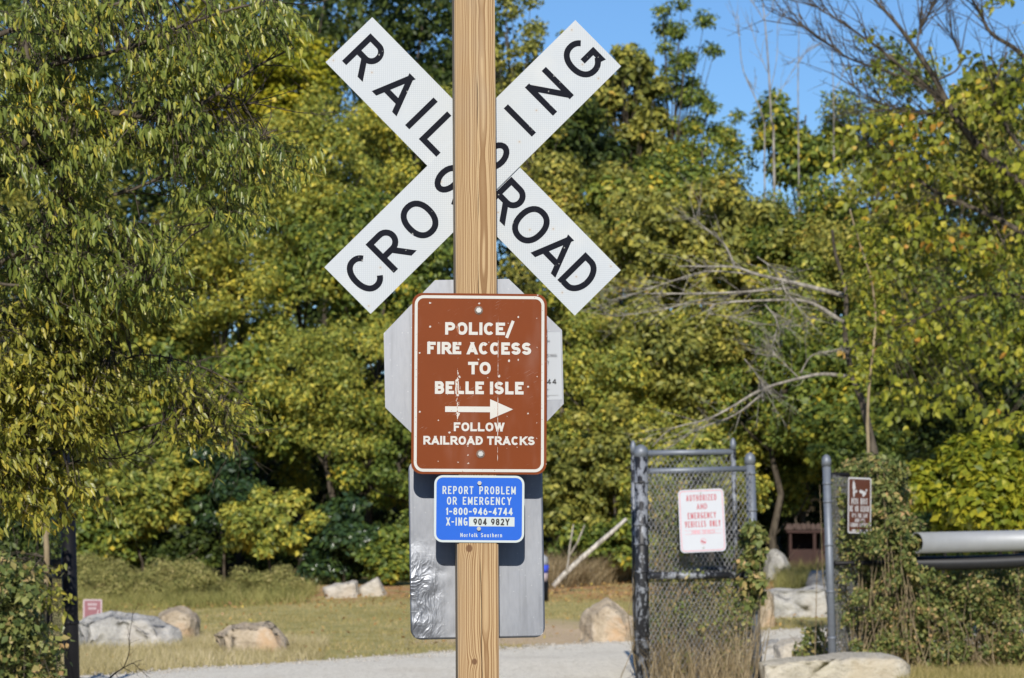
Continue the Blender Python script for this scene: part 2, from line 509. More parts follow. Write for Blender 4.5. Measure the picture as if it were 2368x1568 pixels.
# glyph: (relative width, [(points, cap)]) cap: 'e' extend by half the stroke, 'x' extend far (clipped at the top and foot lines), 'b' butt
GL = {
    'A': (1.08, [([(0, 0), (.5, 1)], 'x'), ([(1, 0), (.5, 1)], 'x'), ([(.2, .24), (.8, .24)], 'b')]),
    'B': (.92, [([(0, 0), (0, 1)], 'e'), (bowl(.53, 1, .6, .93), 'b'), (bowl(0, .53, .6, 1), 'b')]),
    'C': (1.0, [(arc(.5, .5, .5, .5, 42, 318, 26, 2.2), 'b')]),
    'D': (.98, [([(0, 0), (0, 1)], 'e'), ([(0, 1), (.4, 1)] + arc(.4, .5, .6, .5, 90, -90, 18)[1:-1] + [(.4, 0), (0, 0)], 'b')]),
    'E': (.82, [([(0, 0), (0, 1)], 'e'), ([(0, 1), (1, 1)], 'e'), ([(0, .51), (.92, .51)], 'b'), ([(0, 0), (1, 0)], 'e')]),
    'F': (.80, [([(0, 0), (0, 1)], 'e'), ([(0, 1), (1, 1)], 'e'), ([(0, .5), (.9, .5)], 'b')]),
    'G': (1.04, [(arc(.5, .5, .5, .5, 44, 318, 26, 2.2) + [(1, .12), (1, .46)], 'b'), ([(.55, .44), (1, .44)], 'e')]),
    'H': (.96, [([(0, 0), (0, 1)], 'e'), ([(1, 0), (1, 1)], 'e'), ([(0, .5), (1, .5)], 'b')]),
    'I': (.0, [([(.5, 0), (.5, 1)], 'e')]),
    'K': (.98, [([(0, 0), (0, 1)], 'e'), ([(.95, 1), (0, .36)], 'x'), ([(.32, .6), (1, 0)], 'x')]),
    'L': (.80, [([(0, 0), (0, 1)], 'e'), ([(0, 0), (1, 0)], 'e')]),
    'M': (1.18, [([(0, 0), (0, 1)], 'e'), ([(1, 0), (1, 1)], 'e'), ([(0, 1), (.5, .12)], 'b'), ([(1, 1), (.5, .12)], 'b')]),
    'N': (.98, [([(0, 0), (0, 1)], 'e'), ([(1, 0), (1, 1)], 'e'), ([(0, 1), (1, 0)], 'b')]),
    'O': (1.04, [(OV, 'c')]),
    'P': (.92, [([(0, 0), (0, 1)], 'e'), (bowl(.44, 1, .58, 1), 'b')]),
    'R': (.96, [([(0, 0), (0, 1)], 'e'), (bowl(.45, 1, .58, .98), 'b'), ([(.5, .45), (1, 0)], 'x')]),
    'S': (.92, [(SS, 'b')]),
    'T': (.90, [([(.5, 0), (.5, 1)], 'e'), ([(0, 1), (1, 1)], 'e')]),
    'U': (.96, [([(0, 1.0), (0, .36)] + arc(.5, .36, .5, .36, 180, 360, 14)[1:-1] + [(1, .36), (1, 1.0)], 'e')]),
    'V': (1.04, [([(0, 1), (.5, 0)], 'x'), ([(1, 1), (.5, 0)], 'x')]),
    'W': (1.4, [([(0, 1), (.25, 0)], 'x'), ([(.5, 1), (.25, 0)], 'x'), ([(.5, 1), (.75, 0)], 'x'), ([(1, 1), (.75, 0)], 'x')]),
    'X': (1.0, [([(0, 0), (1, 1)], 'x'), ([(0, 1), (1, 0)], 'x')]),
    'Y': (1.0, [([(.5, .42), (.5, 0)], 'e'), ([(0, 1), (.5, .42)], 'x'), ([(1, 1), (.5, .42)], 'x')]),
    'Z': (.9, [([(0, 1), (1, 1)], 'e'), ([(1, 1), (0, 0)], 'b'), ([(0, 0), (1, 0)], 'e')]),
    '0': (.88, [(OV, 'c')]),
    '1': (.34, [([(1, 0), (1, 1)], 'e'), ([(1, 1), (0, .72)], 'b')]),
    '2': (.88, [(arc(.5, .72, .47, .28, 165, -30, 14) + [(.02, .0)], 'b'), ([(0, 0), (1, 0)], 'e')]),
    '4': (.94, [([(.74, 0), (.74, 1)], 'e'), ([(.74, 1), (0, .25)], 'b'), ([(0, .25), (1, .25)], 'e')]),
    '6': (.90, [(arc(.5, .31, .5, .31, 90, -270, 24), 'c'), ([(.0, .33), (.06, .55), (.3, .8), (.62, 1.0)], 'b')]),
    '7': (.86, [([(0, 1), (1, 1)], 'e'), ([(1, 1), (.35, 0)], 'x')]),
    '8': (.90, [(arc(.5, .76, .44, .24, 90, -270, 22), 'c'), (arc(.5, .26, .5, .26, 90, -270, 22), 'c')]),
    '9': (.90, [(arc(.5, .69, .5, .31, 90, -270, 24), 'c'), ([(1., .67), (.94, .45), (.7, .2), (.38, 0.0)], 'b')]),
    '-': (.5, [([(0, .45), (1, .45)], 'e')]),
    '/': (.52, [([(0, -.08), (1, 1)], 'x')]),
    "'": (.0, [([(.5, .75), (.5, 1)], 'e')]),
    'o': (.78, [(arc(.5, .34, .5, .34, 90, -270, 26), 'c')]),
    'r': (.44, [([(0, 0), (0, .68)], 'e'), ([(0, .42), (.3, .62), (1, .66)], 'b')]),
    'f': (.5, [([(.4, 0), (.4, .8), (.6, .97), (1, 1)], 'b'), ([(0, .66), (.95, .66)], 'b')]),
    'l': (.0, [([(.5, 0), (.5, 1)], 'e')]),
    'k': (.72, [([(0, 0), (0, 1)], 'e'), ([(.9, .66), (0, .22)], 'b'), ([(.32, .38), (1, 0)], 'x')]),
    'u': (.72, [([(0, .66), (0, .24)] + arc(.5, .24, .5, .24, 180, 360, 10)[1:-1] + [(1, .24), (1, .66)], 'e'), ([(1, 0), (1, .66)], 'e')]),
    't': (.5, [([(.4, .9), (.4, .12), (.6, 0), (1, 0)], 'b'), ([(0, .66), (1, .66)], 'b')]),
    'h': (.72, [([(0, 0), (0, 1)], 'e'), ([(0, .42)] + arc(.5, .42, .5, .26, 180, 0, 10)[1:-1] + [(1, .42), (1, 0)], 'e')]),
    'e': (.76, [(arc(.5, .34, .5, .34, 0, 315, 22), 'b'), ([(0, .36), (1, .36)], 'b')]),
    'n': (.72, [([(0, 0), (0, .68)], 'e'), ([(0, .42)] + arc(.5, .42, .5, .26, 180, 0, 10)[1:-1] + [(1, .42), (1, 0)], 'e')]),
}


def clip_poly(poly, zc, keep_above):
    out = []
    n = len(poly)
    for i in range(n):
        a, b = poly[i], poly[(i + 1) % n]
        ia = (a[1] >= zc) if keep_above else (a[1] <= zc)
        ib = (b[1] >= zc) if keep_above else (b[1] <= zc)
        if ia:
            out.append(a)
        if ia != ib:
            t = (zc - a[1]) / (b[1] - a[1])
            out.append((a[0] + (b[0] - a[0]) * t, zc))
    return out


def glyph(mb, ch, x0, z0, w, h, t, y, slant=0.0):
    """strokes of one letter as flat faces that face -y; returns nothing"""
    lvl = 0
    for pts, cap in GL[ch][1]:
        P = [Vector((x0 + t / 2 + px * max(w - t, 0), z0 + t / 2 + pz * (h - t))) for px, pz in pts]
        closed = cap == 'c'
        if closed:
            P = P[:-1]
        ext = {'e': t / 2, 'x': t * 1.2, 'b': 0, 'c': 0}[cap]
        n = len(P)
        if ext:
            d0 = (P[0] - P[1]).normalized()
            d1 = (P[-1] - P[-2]).normalized()
            P[0] = P[0] + d0 * ext
            P[-1] = P[-1] + d1 * ext
            if cap == 'x':            # only run past the top or the foot of the letter, not at inner joints
                if z0 + t < P[0].y - d0.y * ext < z0 + h - t:
                    P[0] = P[0] - d0 * ext
                if z0 + t < P[-1].y - d1.y * ext < z0 + h - t:
                    P[-1] = P[-1] - d1 * ext
        Lf, Rt = [], []
        for i in range(n):
            if closed:
                a, b, c = P[i - 1], P[i], P[(i + 1) % n]
            else:
                a, b, c = P[max(i - 1, 0)], P[i], P[min(i + 1, n - 1)]
            d1 = (b - a) if (b - a).length > 1e-9 else (c - b)
            d2 = (c - b) if (c - b).length > 1e-9 else (b - a)
            d1 = d1.normalized(); d2 = d2.normalized()
            n1 = Vector((-d1.y, d1.x)); n2 = Vector((-d2.y, d2.x))
            m = (n1 + n2)
            m = m.normalized() if m.length > 1e-6 else n1
            k = min(1.0 / max(m.dot(n1), 0.35), 2.5)
            Lf.append(b + m * (t / 2 * k)); Rt.append(b - m * (t / 2 * k))
        yy = y - lvl * 0.00012
        lvl += 1
        rng = range(n) if closed else range(n - 1)
        for i in rng:
            j = (i + 1) % n
            q = [tuple(Lf[i]), tuple(Lf[j]), tuple(Rt[j]), tuple(Rt[i])]
            if ch != '/':
                q = clip_poly(q, z0, True)
                if len(q) > 2:
                    q = clip_poly(q, z0 + h, False)
            if len(q) < 3:
                continue
            ar = sum(q[a][0] * q[(a + 1) % len(q)][1] - q[(a + 1) % len(q)][0] * q[a][1] for a in range(len(q)))
            if ar < 0:
                q.reverse()
            mb.add([(px + slant * (pz - z0), yy, pz) for px, pz in q], [tuple(range(len(q)))])


def text(mb, s, x0, x1, z0, z1, tw, y, space=0.55, gap=0.22, slant=0.0):
    """write s so that it fills the box x0..x1, z0..z1"""
    h = z1 - z0
    t = tw * h
    g = gap * h
    fixed, flex = 0.0, 0.0
    for i, c in enumerate(s):
        if c == ' ':
            fixed += space * h * 0.6
        else:
            wv = GL[c][0]
            fixed += t
            flex += wv * h * 0.6
        if i < len(s) - 1:
            fixed += g
    k = ((x1 - x0) - fixed) / max(flex, 1e-6)
    x = x0
    for c in s:
        if c == ' ':
            x += space * h * 0.6 + g
            continue
        w = GL[c][0] * h * 0.6 * k + t
        glyph(mb, c, x, z0, w, h, t, y, slant)
        x += w + g


def words(s, x0, x1, z0, z1, tw, y, mat, parent, space=0.55, gap=0.22, name="lettering"):
    """like text(), one object for each word"""
    h = z1 - z0
    t = tw * h
    g = gap * h
    fixed = sum(space * h * 0.6 if c == ' ' else t for c in s) + g * (len(s) - 1)
    flex = sum(GL[c][0] * h * 0.6 for c in s if c != ' ')
    k = ((x1 - x0) - fixed) / max(flex, 1e-6)
    x = x0
    for wd in s.split(' '):
        mb = MB()
        for c in wd:
            w = GL[c][0] * h * 0.6 * k + t
            glyph(mb, c, x, z0, w, h, t, y)
            x += w + g
        mb.build(name, mat, parent)
        x += space * h * 0.6 + g


def rrect(w, h, r, n=6, cx=0, cz=0):
    out = []
    for sx, sz, a0 in ((1, 1, 0), (-1, 1, 90), (-1, -1, 180), (1, -1, 270)):
        for i in range(n + 1):
            a = R(a0 + 90 * i / n)
            out.append((cx + sx * (w / 2 - r) + r * math.cos(a), cz + sz * (h / 2 - r) + r * math.sin(a)))
    return out


def ring(mb, w, h, r, t, y, cx=0, cz=0):
    o = rrect(w, h, r, 6, cx, cz)
    i = rrect(w - 2 * t, h - 2 * t, max(r - t, 0.0005), 6, cx, cz)
    n = len(o)
    mb.add([(x, y, z) for x, z in o] + [(x, y, z) for x, z in i], [(k, (k + 1) % n, n + (k + 1) % n, n + k) for k in range(n)])


# ------------------------------------------------------------------ the sign post and its signs
YAW = R(4.5)
PN = Vector((math.sin(YAW), -math.cos(YAW), 0))       # the post's front looks this way
PR = Vector((math.cos(YAW), math.sin(YAW), 0))
PC = at(1100, 887, 9.87)
PC.z = 0


def on_post(px, py, off):
    """point on the plane parallel to the post's front, off metres in front of its axis"""
    d = ray(px, py)
    t = ((PC - CAM).dot(PN) + off) / d.dot(PN)
    return CAM + d * t


HP = 0.0695


def build_post():
    top, bot = on_post(1097.5, 0, HP), on_post(1107, 1568, HP)
    slope = ((top - bot).dot(PR)) / (top.z - bot.z)
    base = on_post(1107, 1568, HP) - PN * HP
    base = base + PR * (slope * (0 - base.z)) - Vector((0, 0, base.z))
    H = top.z + 0.22
    bm = bmesh.new()
    bmesh.ops.create_cube(bm, size=1.0)
    for v in bm.verts:
        v.co = Vector((v.co.x * 0.139, v.co.y * 0.139, (v.co.z + 0.5) * (H + 0.3) - 0.3))
    ed = [e for e in bm.edges if abs(e.verts[0].co.z - e.verts[1].co.z) > 0.5]
    bmesh.ops.bevel(bm, geom=ed, offset=0.006, segments=3, affect='EDGES')
    me = bpy.data.meshes.new("sign_post")
    bm.to_mesh(me)
    bm.free()
    M = Mat("treated_pine")
    o = M.obj()
    x, y, z = M.sep(o)
    zs = M.math('MULTIPLY', z, 1.0)
    wv = M.noise(M.comb(0.0, 0.0, zs), 2.1, 2.0, 0.5)
    wv2 = M.noise(M.comb(M.math('MULTIPLY', x, 4.0), 0.3, M.math('MULTIPLY', z, 1.3)), 2.2, 2.0, 0.5)
    dx = M.math('ADD', M.math('SUBTRACT', x, 0.026), M.math('MULTIPLY', M.math('SUBTRACT', wv2, 0.5), 0.018))
    dy = M.math('ADD', M.math('ADD', y, 0.073), M.math('MULTIPLY', M.math('SUBTRACT', wv, 0.47), 0.11))
    rr = M.math('SQRT', M.math('ADD', M.math('MULTIPLY', dx, dx), M.math('MULTIPLY', M.math('MULTIPLY', dy, dy), 1.0)))
    knots = [(1085, 1268, 0.011), (1097, 1530, 0.009)]
    spot = None
    for (kx, ky, ks) in knots:
        p = on_post(kx, ky, HP)
        lx = (p - base).dot(PR) - slope * p.z
        lz = p.z
        ddx = M.math('DIVIDE', M.math('SUBTRACT', x, lx), ks)
        ddz = M.math('DIVIDE', M.math('SUBTRACT', z, lz), ks * 1.15)
        d2 = M.math('ADD', M.math('MULTIPLY', ddx, ddx), M.math('MULTIPLY', ddz, ddz))
        big = M.math('POWER', 2.718, M.math('MULTIPLY', d2, -0.22))
        rr = M.math('ADD', rr, M.math('MULTIPLY', big, 0.008))
        sp = M.math('SUBTRACT', 1.0, M.step(d2, 0.5, 1.5))
        spot = sp if spot is None else M.math('MAXIMUM', spot, sp)
    vary = M.noise(M.comb(M.math('MULTIPLY', rr, 60.0), 0.4, M.math('MULTIPLY', z, 0.35)), 1.0, 2.0, 0.6)
    ph = M.math('FRACT', M.math('ADD', M.math('ADD', M.math('MULTIPLY', rr, 58.0), M.math('MULTIPLY', M.math('MULTIPLY', rr, rr), 980.0)), M.math('MULTIPLY', vary, 2.2)))
    band = M.math('MULTIPLY', M.step(ph, 0.2, 0.85), M.math('SUBTRACT', 1.0, M.step(ph, 0.93, 1.0)))
    fib = M.noise(M.scale(o, (420, 420, 7)), 1.0, 3.0, 0.6)
    tone = M.noise(M.scale(o, (14, 14, 1.6)), 1.0, 3.0, 0.6)
    light = M.mix(tone, (0.42, 0.285, 0.145), (0.51, 0.37, 0.21))
    dark = M.mix(tone, (0.17, 0.085, 0.031), (0.235, 0.125, 0.05))
    col = M.mix(M.math('MULTIPLY', band, 0.92), light, dark)
    col = M.mix(M.math('MULTIPLY', M.step(M.noise(M.scale(o, (3, 3, 0.8)), 2.0, 3.0, 0.6), 0.5, 0.75), 0.35), col, (0.30, 0.25, 0.19))
    col = M.mix(M.math('MULTIPLY', M.step(fib, 0.5, 0.8), 0.22), col, (0.28, 0.16, 0.07))
    crx = M.math('ADD', M.math('MULTIPLY', M.math('SUBTRACT', M.noise(M.comb(0.2, 0.7, M.math('MULTIPLY', z, 1.0)), 3.0, 4.0, 0.6), 0.5), 0.022), 0.012)
    crx = M.math('ADD', crx, M.math('MULTIPLY', z, -0.0016))
    cd_ = M.math('ABSOLUTE', M.math('SUBTRACT', x, crx))
    cw = M.math('MULTIPLY', M.step(M.noise(M.comb(0.9, 0.1, z), 4.5, 2.0, 0.5), 0.38, 0.6), 0.0013)
    crack = M.math('MULTIPLY', M.math('LESS_THAN', cd_, cw), M.math('LESS_THAN', y, -0.05))
    col = M.mix(M.math('MULTIPLY', crack, 0.92), col, (0.035, 0.02, 0.01))
    col = M.mix(M.math('MULTIPLY', spot, 0.85), col, (0.12, 0.055, 0.025))
    wx = M.step(M.math('ABSOLUTE', x), 0.064, 0.0695)
    col = M.mix(M.math('MULTIPLY', wx, 0.55), col, (0.26, 0.225, 0.18))
    hgt = M.math('SUBTRACT', M.math('MULTIPLY', band, 0.35), M.math('MULTIPLY', crack, 2.0))
    m = M.done(col, 0.72, 0, 0.25, M.bump(M.math('ADD', hgt, M.math('MULTIPLY', fib, 0.3)), 0.35, 0.002))
    me.materials.append(m)
    for p in me.polygons:
        p.use_smooth = False
    ob = bpy.data.objects.new("sign_post", me)
    COL.objects.link(ob)
    ob.location = base
    ob.rotation_euler = (0, math.atan(slope), YAW)
    tag(ob, "square pale pine post with knots and a long crack, carrying all the crossing signs", "post")


build_post()

# sign materials
def mat_sheet(name, col, chip_s=26.0, chip=(0.8, 0.8, 0.78), scr=0.5, rough=0.42, line=None, haze=0.07, spec=0.14):
    """painted sheet: chipped specks, scuffs and fine scratches"""
    M = Mat(name)
    o = M.obj()
    x, y, z = M.sep(o)
    base = M.mix(M.noise(o, 7.0, 4.0, 0.6), tuple(c * 0.9 for c in col), tuple(min(1, c * 1.1) for c in col))
    v = M.voro2(o, chip_s)
    vc = M.sep(M.voro2(o, chip_s, 1))[0]
    sz = M.math('MULTIPLY', M.math('SUBTRACT', vc, 0.72), 0.55)
    spk = M.math('LESS_THAN', M.math('ADD', v, M.math('MULTIPLY', M.noise(o, 150.0, 3.0, 0.7), 0.34)), M.math('ADD', sz, 0.13))
    scn = M.noise(M.scale(M.node("ShaderNodeVectorRotate", {"rotation_type": 'Y_AXIS'}, {"Vector": o, "Angle": 0.5}), (14, 14, 330)), 1.0, 3.0, 0.7)
    scm = M.math('MULTIPLY', M.step(scn, 0.62, 0.72), M.step(M.noise(o, 9.0, 3.0, 0.6), 0.48, 0.62))
    fac = M.math('MAXIMUM', M.math('MULTIPLY', spk, 0.9), M.math('MULTIPLY', scm, scr))
    if line:
        for (lx, zlo, zhi, wd) in line:
            nz = M.noise(M.scale(o, (60, 60, 26)), 1.0, 4.0, 0.7)
            dd = M.math('ABSOLUTE', M.math('SUBTRACT', x, lx))
            wz = M.math('MULTIPLY', M.step(z, zlo, zlo + 0.03), M.math('SUBTRACT', 1.0, M.step(z, zhi - 0.04, zhi)))
            lim = M.math('MULTIPLY', M.math('MULTIPLY', M.step(nz, 0.40, 0.66), wz), wd)
            fac = M.math('MAXIMUM', fac, M.math('LESS_THAN', dd, lim))
    c = M.mix(fac, base, chip)
    hz = M.math('MULTIPLY', M.step(M.noise(M.scale(o, (9, 9, 3)), 1.0, 3.0, 0.6), 0.52, 0.8), haze)
    c = M.mix(hz, c, (0.6, 0.5, 0.45))
    return M.done(c, rough, 0, spec, M.bump(M.noise(o, 6.0, 2.0), 0.05, 0.01))


def mat_reflective(name, a=(0.50, 0.535, 0.56), b=(0.42, 0.455, 0.49)):
    """white retroreflective sheet with its fine cell pattern, stains and pin-head rust"""
    M = Mat(name)
    o = M.obj()
    cell = M.voro(M.scale(M.node("ShaderNodeVectorRotate", {"rotation_type": 'Y_AXIS'}, {"Vector": o, "Angle": 0.78}), (1, 0.001, 1)), 145.0, 'DISTANCE_TO_EDGE', rnd=0.0)
    c = M.mix(M.step(cell, 0.05, 0.22), b, a)
    c = M.mix(M.math('MULTIPLY', M.step(M.noise(o, 4.0, 5.0, 0.65), 0.5, 0.75), 0.3), c, (0.60, 0.60, 0.57))
    v = M.voro2(o, 17.0)
    vc = M.sep(M.voro2(o, 17.0, 1))[0]
    rust = M.math('MULTIPLY', M.math('SUBTRACT', 1.0, M.step(v, 0.03, 0.07)), M.math('GREATER_THAN', vc, 0.8))
    c = M.mix(M.math('MULTIPLY', rust, 0.75), c, (0.30, 0.22, 0.15))
    halo = M.math('MULTIPLY', M.math('SUBTRACT', 1.0, M.step(v, 0.05, 0.20)), M.math('GREATER_THAN', vc, 0.8))
    c = M.mix(M.math('MULTIPLY', halo, 0.25), c, (0.5, 0.45, 0.38))
    scn = M.noise(M.scale(o, (200, 200, 16)), 1.0, 3.0, 0.7)
    c = M.mix(M.math('MULTIPLY', M.step(scn, 0.68, 0.76), 0.35), c, (0.85, 0.86, 0.87))
    return M.done(c, 0.45, 0, 0.2)


def mat_alu(name, dents=False):
    M = Mat(name)
    o = M.obj()
    x, y, z = M.sep(o)
    fl = M.noise(M.scale(o, (90, 90, 24)), 1.0, 4.0, 0.7)
    big = M.noise(o, 5.0, 4.0, 0.6)
    c = M.mix(fl, (0.235, 0.25, 0.28), (0.335, 0.35, 0.385))
    c = M.mix(M.math('MULTIPLY', M.step(big, 0.45, 0.7), 0.3), c, (0.31, 0.32, 0.34))
    st = M.noise(M.scale(o, (34, 34, 1.6)), 1.0, 4.0, 0.65)
    c = M.mix(M.math('MULTIPLY', M.step(st, 0.5, 0.75), 0.45), c, (0.19, 0.20, 0.22))
    v = M.voro2(o, 55.0)
    vc = M.sep(M.voro2(o, 55.0, 1))[1]
    c = M.mix(M.math('MULTIPLY', M.math('MULTIPLY', M.math('SUBTRACT', 1.0, M.step(v, 0.06, 0.12)), M.math('GREATER_THAN', vc, 0.88)), 0.35), c, (0.6, 0.62, 0.65))
    nm = M.bump(fl, 0.06, 0.002)
    rough = M.math('ADD', M.math('MULTIPLY', fl, 0.12), 0.43)
    if dents:
        # wrinkled and dented towards the lower left corner, smoother elsewhere
        mk = M.math('MULTIPLY', M.math('SUBTRACT', 1.0, M.step(x, -0.205, -0.09)), M.math('SUBTRACT', 1.0, M.step(z, -0.10, 0.06)))
        w1 = M.noise(M.scale(o, (15, 15, 10)), 1.0, 3.0, 0.55, 1.2)
        rdg = M.math('SUBTRACT', 1.0, M.math('ABSOLUTE', M.math('MULTIPLY', M.math('SUBTRACT', w1, 0.5), 6.0)))
        hh = M.math('MULTIPLY', M.math('MULTIPLY', M.math('MAXIMUM', rdg, 0.0), mk), 1.0)
        nm = M.bump(hh, 0.5, 0.004, nm)
        sc = M.noise(M.scale(o, (10, 10, 190)), 1.0, 2.0, 0.7)
        c = M.mix(M.math('MULTIPLY', M.math('MULTIPLY', M.step(sc, 0.63, 0.70), mk), 0.8), c, (0.9, 0.92, 0.95))  # near-white streaks put into the colour as glints on the crumpled corner
        rough = M.math('SUBTRACT', rough, M.math('MULTIPLY', mk, 0.12))
    return M.done(c, rough, 0.85, 0.5, nm)


WHITE_SHEET = mat_reflective("reflective_white")
BLACK_INK = mat_sheet("letter_black", (0.010, 0.011, 0.017), 38.0, (0.30, 0.30, 0.29), 0.0, 0.6, haze=0.0, spec=0.04)
PANEL_INK = mat_plain("print_black", (0.012, 0.012, 0.016), 0.5)
BROWN_SHEET = mat_sheet("sign_brown", (0.178, 0.0405, 0.0088), 30.0, (0.56, 0.53, 0.48), 0.5, 0.42,
                        line=[(-0.074, -0.13, 0.06, 0.010), (0.063, -0.28, 0.27, 0.0012)])
WHITE_INK = mat_sheet("letter_white", (0.55, 0.54, 0.50), 75.0, (0.30, 0.12, 0.06), 0.2, 0.42, line=[(-0.074, -0.14, 0.26, 0.004), (0.063, -0.28, 0.27, 0.0012)])
BLUE_SHEET = mat_plain("sign_blue", (0.022, 0.115, 0.54), 0.45, 0, 0.05, 5.0, spec=0.12)
BLUE_WHITE = mat_plain("sign_blue_white", (0.50, 0.555, 0.55), 0.45, 0, 0.06, 20.0, spec=0.15)
ALU = mat_alu("bare_aluminium")
ALU_DENT = mat_alu("dented_aluminium", True)
STEEL = mat_plain("galvanised_bolt", (0.55, 0.55, 0.53), 0.35, 0.7, 0.2, 60)
WASHER = mat_plain("rusty_washer", (0.16, 0.11, 0.085), 0.6, 0.3, 0.3, 60)
RED_FACE = mat_plain("stop_red", (0.45, 0.02, 0.02), 0.4)


def bolt(parent, x, z, y, r=0.0085, washer=True):
    b = MB()
    hexp = [(x + r * math.cos(R(60 * k + 10)), z + r * math.sin(R(60 * k + 10))) for k in range(6)]
    b.prism(hexp, y - 0.007, y + 0.001)
    o = b.build("bolt", STEEL, parent)
    if washer:
        w = MB()
        w.prism([(x + r * 1.5 * math.cos(R(20 * k)), z + r * 1.5 * math.sin(R(20 * k))) for k in range(18)], y - 0.0022, y + 0.0005)
        w.build("washer", WASHER, o)
    return o


# -- crossbuck
def build_crossbuck():
    c = on_post(1095.2, 384.2, -HP - 0.004)
    root = thing("crossbuck_sign", "white crossed boards lettered RAILROAD CROSSING in black, behind the post", "sign", c, (0, 0, YAW))
    Z = 1.0 / 1408.0
    specs = [("CROSSING", [(-742, 145), (-571, 142), (-370, 160), (-131, 160), (110, 156), (317, 27), (522, 145), (750, 160)], -45.0, 0.0),
             ("RAILROAD", [(-745, 130), (-519, 158), (-361, 27), (-215, 130), (232, 135), (397, 160), (578, 158), (740, 125)], 45.3, 0.0065)]
    for word, places, ang, dy in specs:
        mb = MB()
        mb.prism([(-0.611, -0.1125), (0.611, -0.1125), (0.611, 0.1125), (-0.611, 0.1125)], 0, 0.0025)
        bl = mb.build("blade", WHITE_SHEET, root)
        bl.location = (0, dy, 0)
        bl.rotation_euler = (0, R(ang), 0)
        bl["label"] = "white board lettered " + word
        for ch, (s, w) in zip(word, places):
            lb = MB()
            h = 0.1375
            glyph(lb, ch, s * Z - w * Z / 2, -h / 2, max(w * Z, 0.0208), h, 0.0208, -0.0006)
            lb.build("letter", BLACK_INK, bl)
        for (bx, bz) in ((-0.05, 0.0), (0.05, 0.0)):
            bolt(bl, bx, bz, 0.0, 0.007, False)


build_crossbuck()


# -- octagonal stop sign seen from behind
def build_octagon():
    c = on_post(1095.8, 852.5, -HP - 0.0035)
    root = thing("stop_sign", "octagonal sign seen from its bare aluminium back, half hidden by the brown sign", "sign", c, (0, R(-1.3), YAW))
    r = 0.3065 / math.cos(R(22.5))
    poly = [(r * math.cos(R(22.5 + 45 * k)), r * math.sin(R(22.5 + 45 * k))) for k in range(8)]
    MB().prism(poly, 0, 0.002).build("plate", ALU, root)
    MB().prism([(x * 0.985, z * 0.985) for x, z in poly], 0.0021, 0.0024).build("painted_face", RED_FACE, root)
    k = 1.0 / (685 * 1.7297 * 1.7425 * 9.8 / 9.95)

    def L(zx, zy):
        return ((zx - 689) * k, (740 - zy) * k)
    x0, z1 = L(1010, 496)
    x1, z0 = L(1301, 968)
    d = MB()
    d.prism([(x0, z0), (x1, z0), (x1, z1), (x0, z1)], -0.0006, 0.0)
    M = Mat("decal_white")
    cell = M.voro(M.scale(M.node("ShaderNodeVectorRotate", {"rotation_type": 'Y_AXIS'}, {"Vector": M.obj(), "Angle": 0.78}), (1, 0.001, 1)), 145.0, 'DISTANCE_TO_EDGE', rnd=0.0)
    dm = M.done(M.mix(M.step(cell, 0.1, 0.3), (0.38, 0.41, 0.45), (0.52, 0.545, 0.575)), 0.45, 0, 0.2)
    dec = d.build("decal", dm, root)
    rows = [("K", 1192, 1207, 530, 546, .17, .2), ("ERN", 1172, 1222, 551, 568, .19, .2), ("CROSSING", 1110, 1272, 648, 672, .14, 0), ("EMERGENCY", 1065, 1217, 696, 720, .14, 0),
            ("4744", 1125, 1265, 823, 860, .19, 0), ("AT", 1199, 1216, 893, 902, .2, 0), ("RT", 1199, 1213, 943, 950, .2, 0)]
    for s, a, b, y0, y1, tw, sl in rows:
        p, q = L(a, y1), L(b, y0)
        tx = MB()
        text(tx, s, p[0], q[0], p[1], q[1], tw, -0.0012, slant=sl)
        tx.build("print", PANEL_INK, dec)
    p, q = L(1130, 938), L(1276, 936)
    tx = MB()
    tx.add([(p[0], -0.0012, p[1]), (q[0], -0.0012, p[1]), (q[0], -0.0012, q[1]), (p[0], -0.0012, q[1])], [(0, 1, 2, 3)])
    tx.build("rule", PANEL_INK, dec)


build_octagon()


# -- brown access sign
def build_brown():
    c = on_post((1500 + 727 / 1.7425) / 1.7297, (1050 + 845 / 1.7425) / 1.7297, HP + 0.004)
    root = thing("access_sign", "brown sign with white border reading POLICE FIRE ACCESS TO BELLE ISLE with arrow", "sign", c, (0, R(0.25), YAW))
    k = 1 / 2060.0

    def L(zx, zy):
        return ((zx - 727) * k, (845 - zy) * k)
    MB().prism(rrect(0.457, 0.611, 0.036), 0, 0.002).build("plate", BROWN_SHEET, root)
    b = MB()
    ring(b, 0.4395, 0.5955, 0.031, 0.0098, -0.0006)
    b.build("border", WHITE_INK, root)
    for s, a, bb, y0, y1, tw in [("POLICE/", 487, 963, 418, 505, .245), ("FIRE ACCESS", 363, 1088, 556, 641, .255), ("TO", 648, 806, 693, 780, .25),
                                 ("BELLE ISLE", 418, 1036, 830, 918, .25), ("FOLLOW", 551, 903, 1115, 1176, .24), ("RAILROAD TRACKS", 340, 1115, 1210, 1270, .24)]:
        p, q = L(a, y1), L(bb, y0)
        words(s, p[0], q[0], p[1], q[1], tw, -0.0006, WHITE_INK, root, 0.42, 0.115)
    m = MB()
    pts = [L(490, 1043), L(803, 1043), L(803, 1092), L(963, 1022), L(803, 952), L(803, 1004), L(490, 1004)]
    m.add([(x, -0.0006, z) for x, z in pts], [(0, 1, 5, 6), (1, 2, 3, 4, 5)])
    m.build("arrow", WHITE_INK, root)
    for zx, zy in ((720, 333), (738, 1333)):
        x, z = L(zx, zy)
        bolt(root, x, z, 0.0, 0.0095)


build_brown()


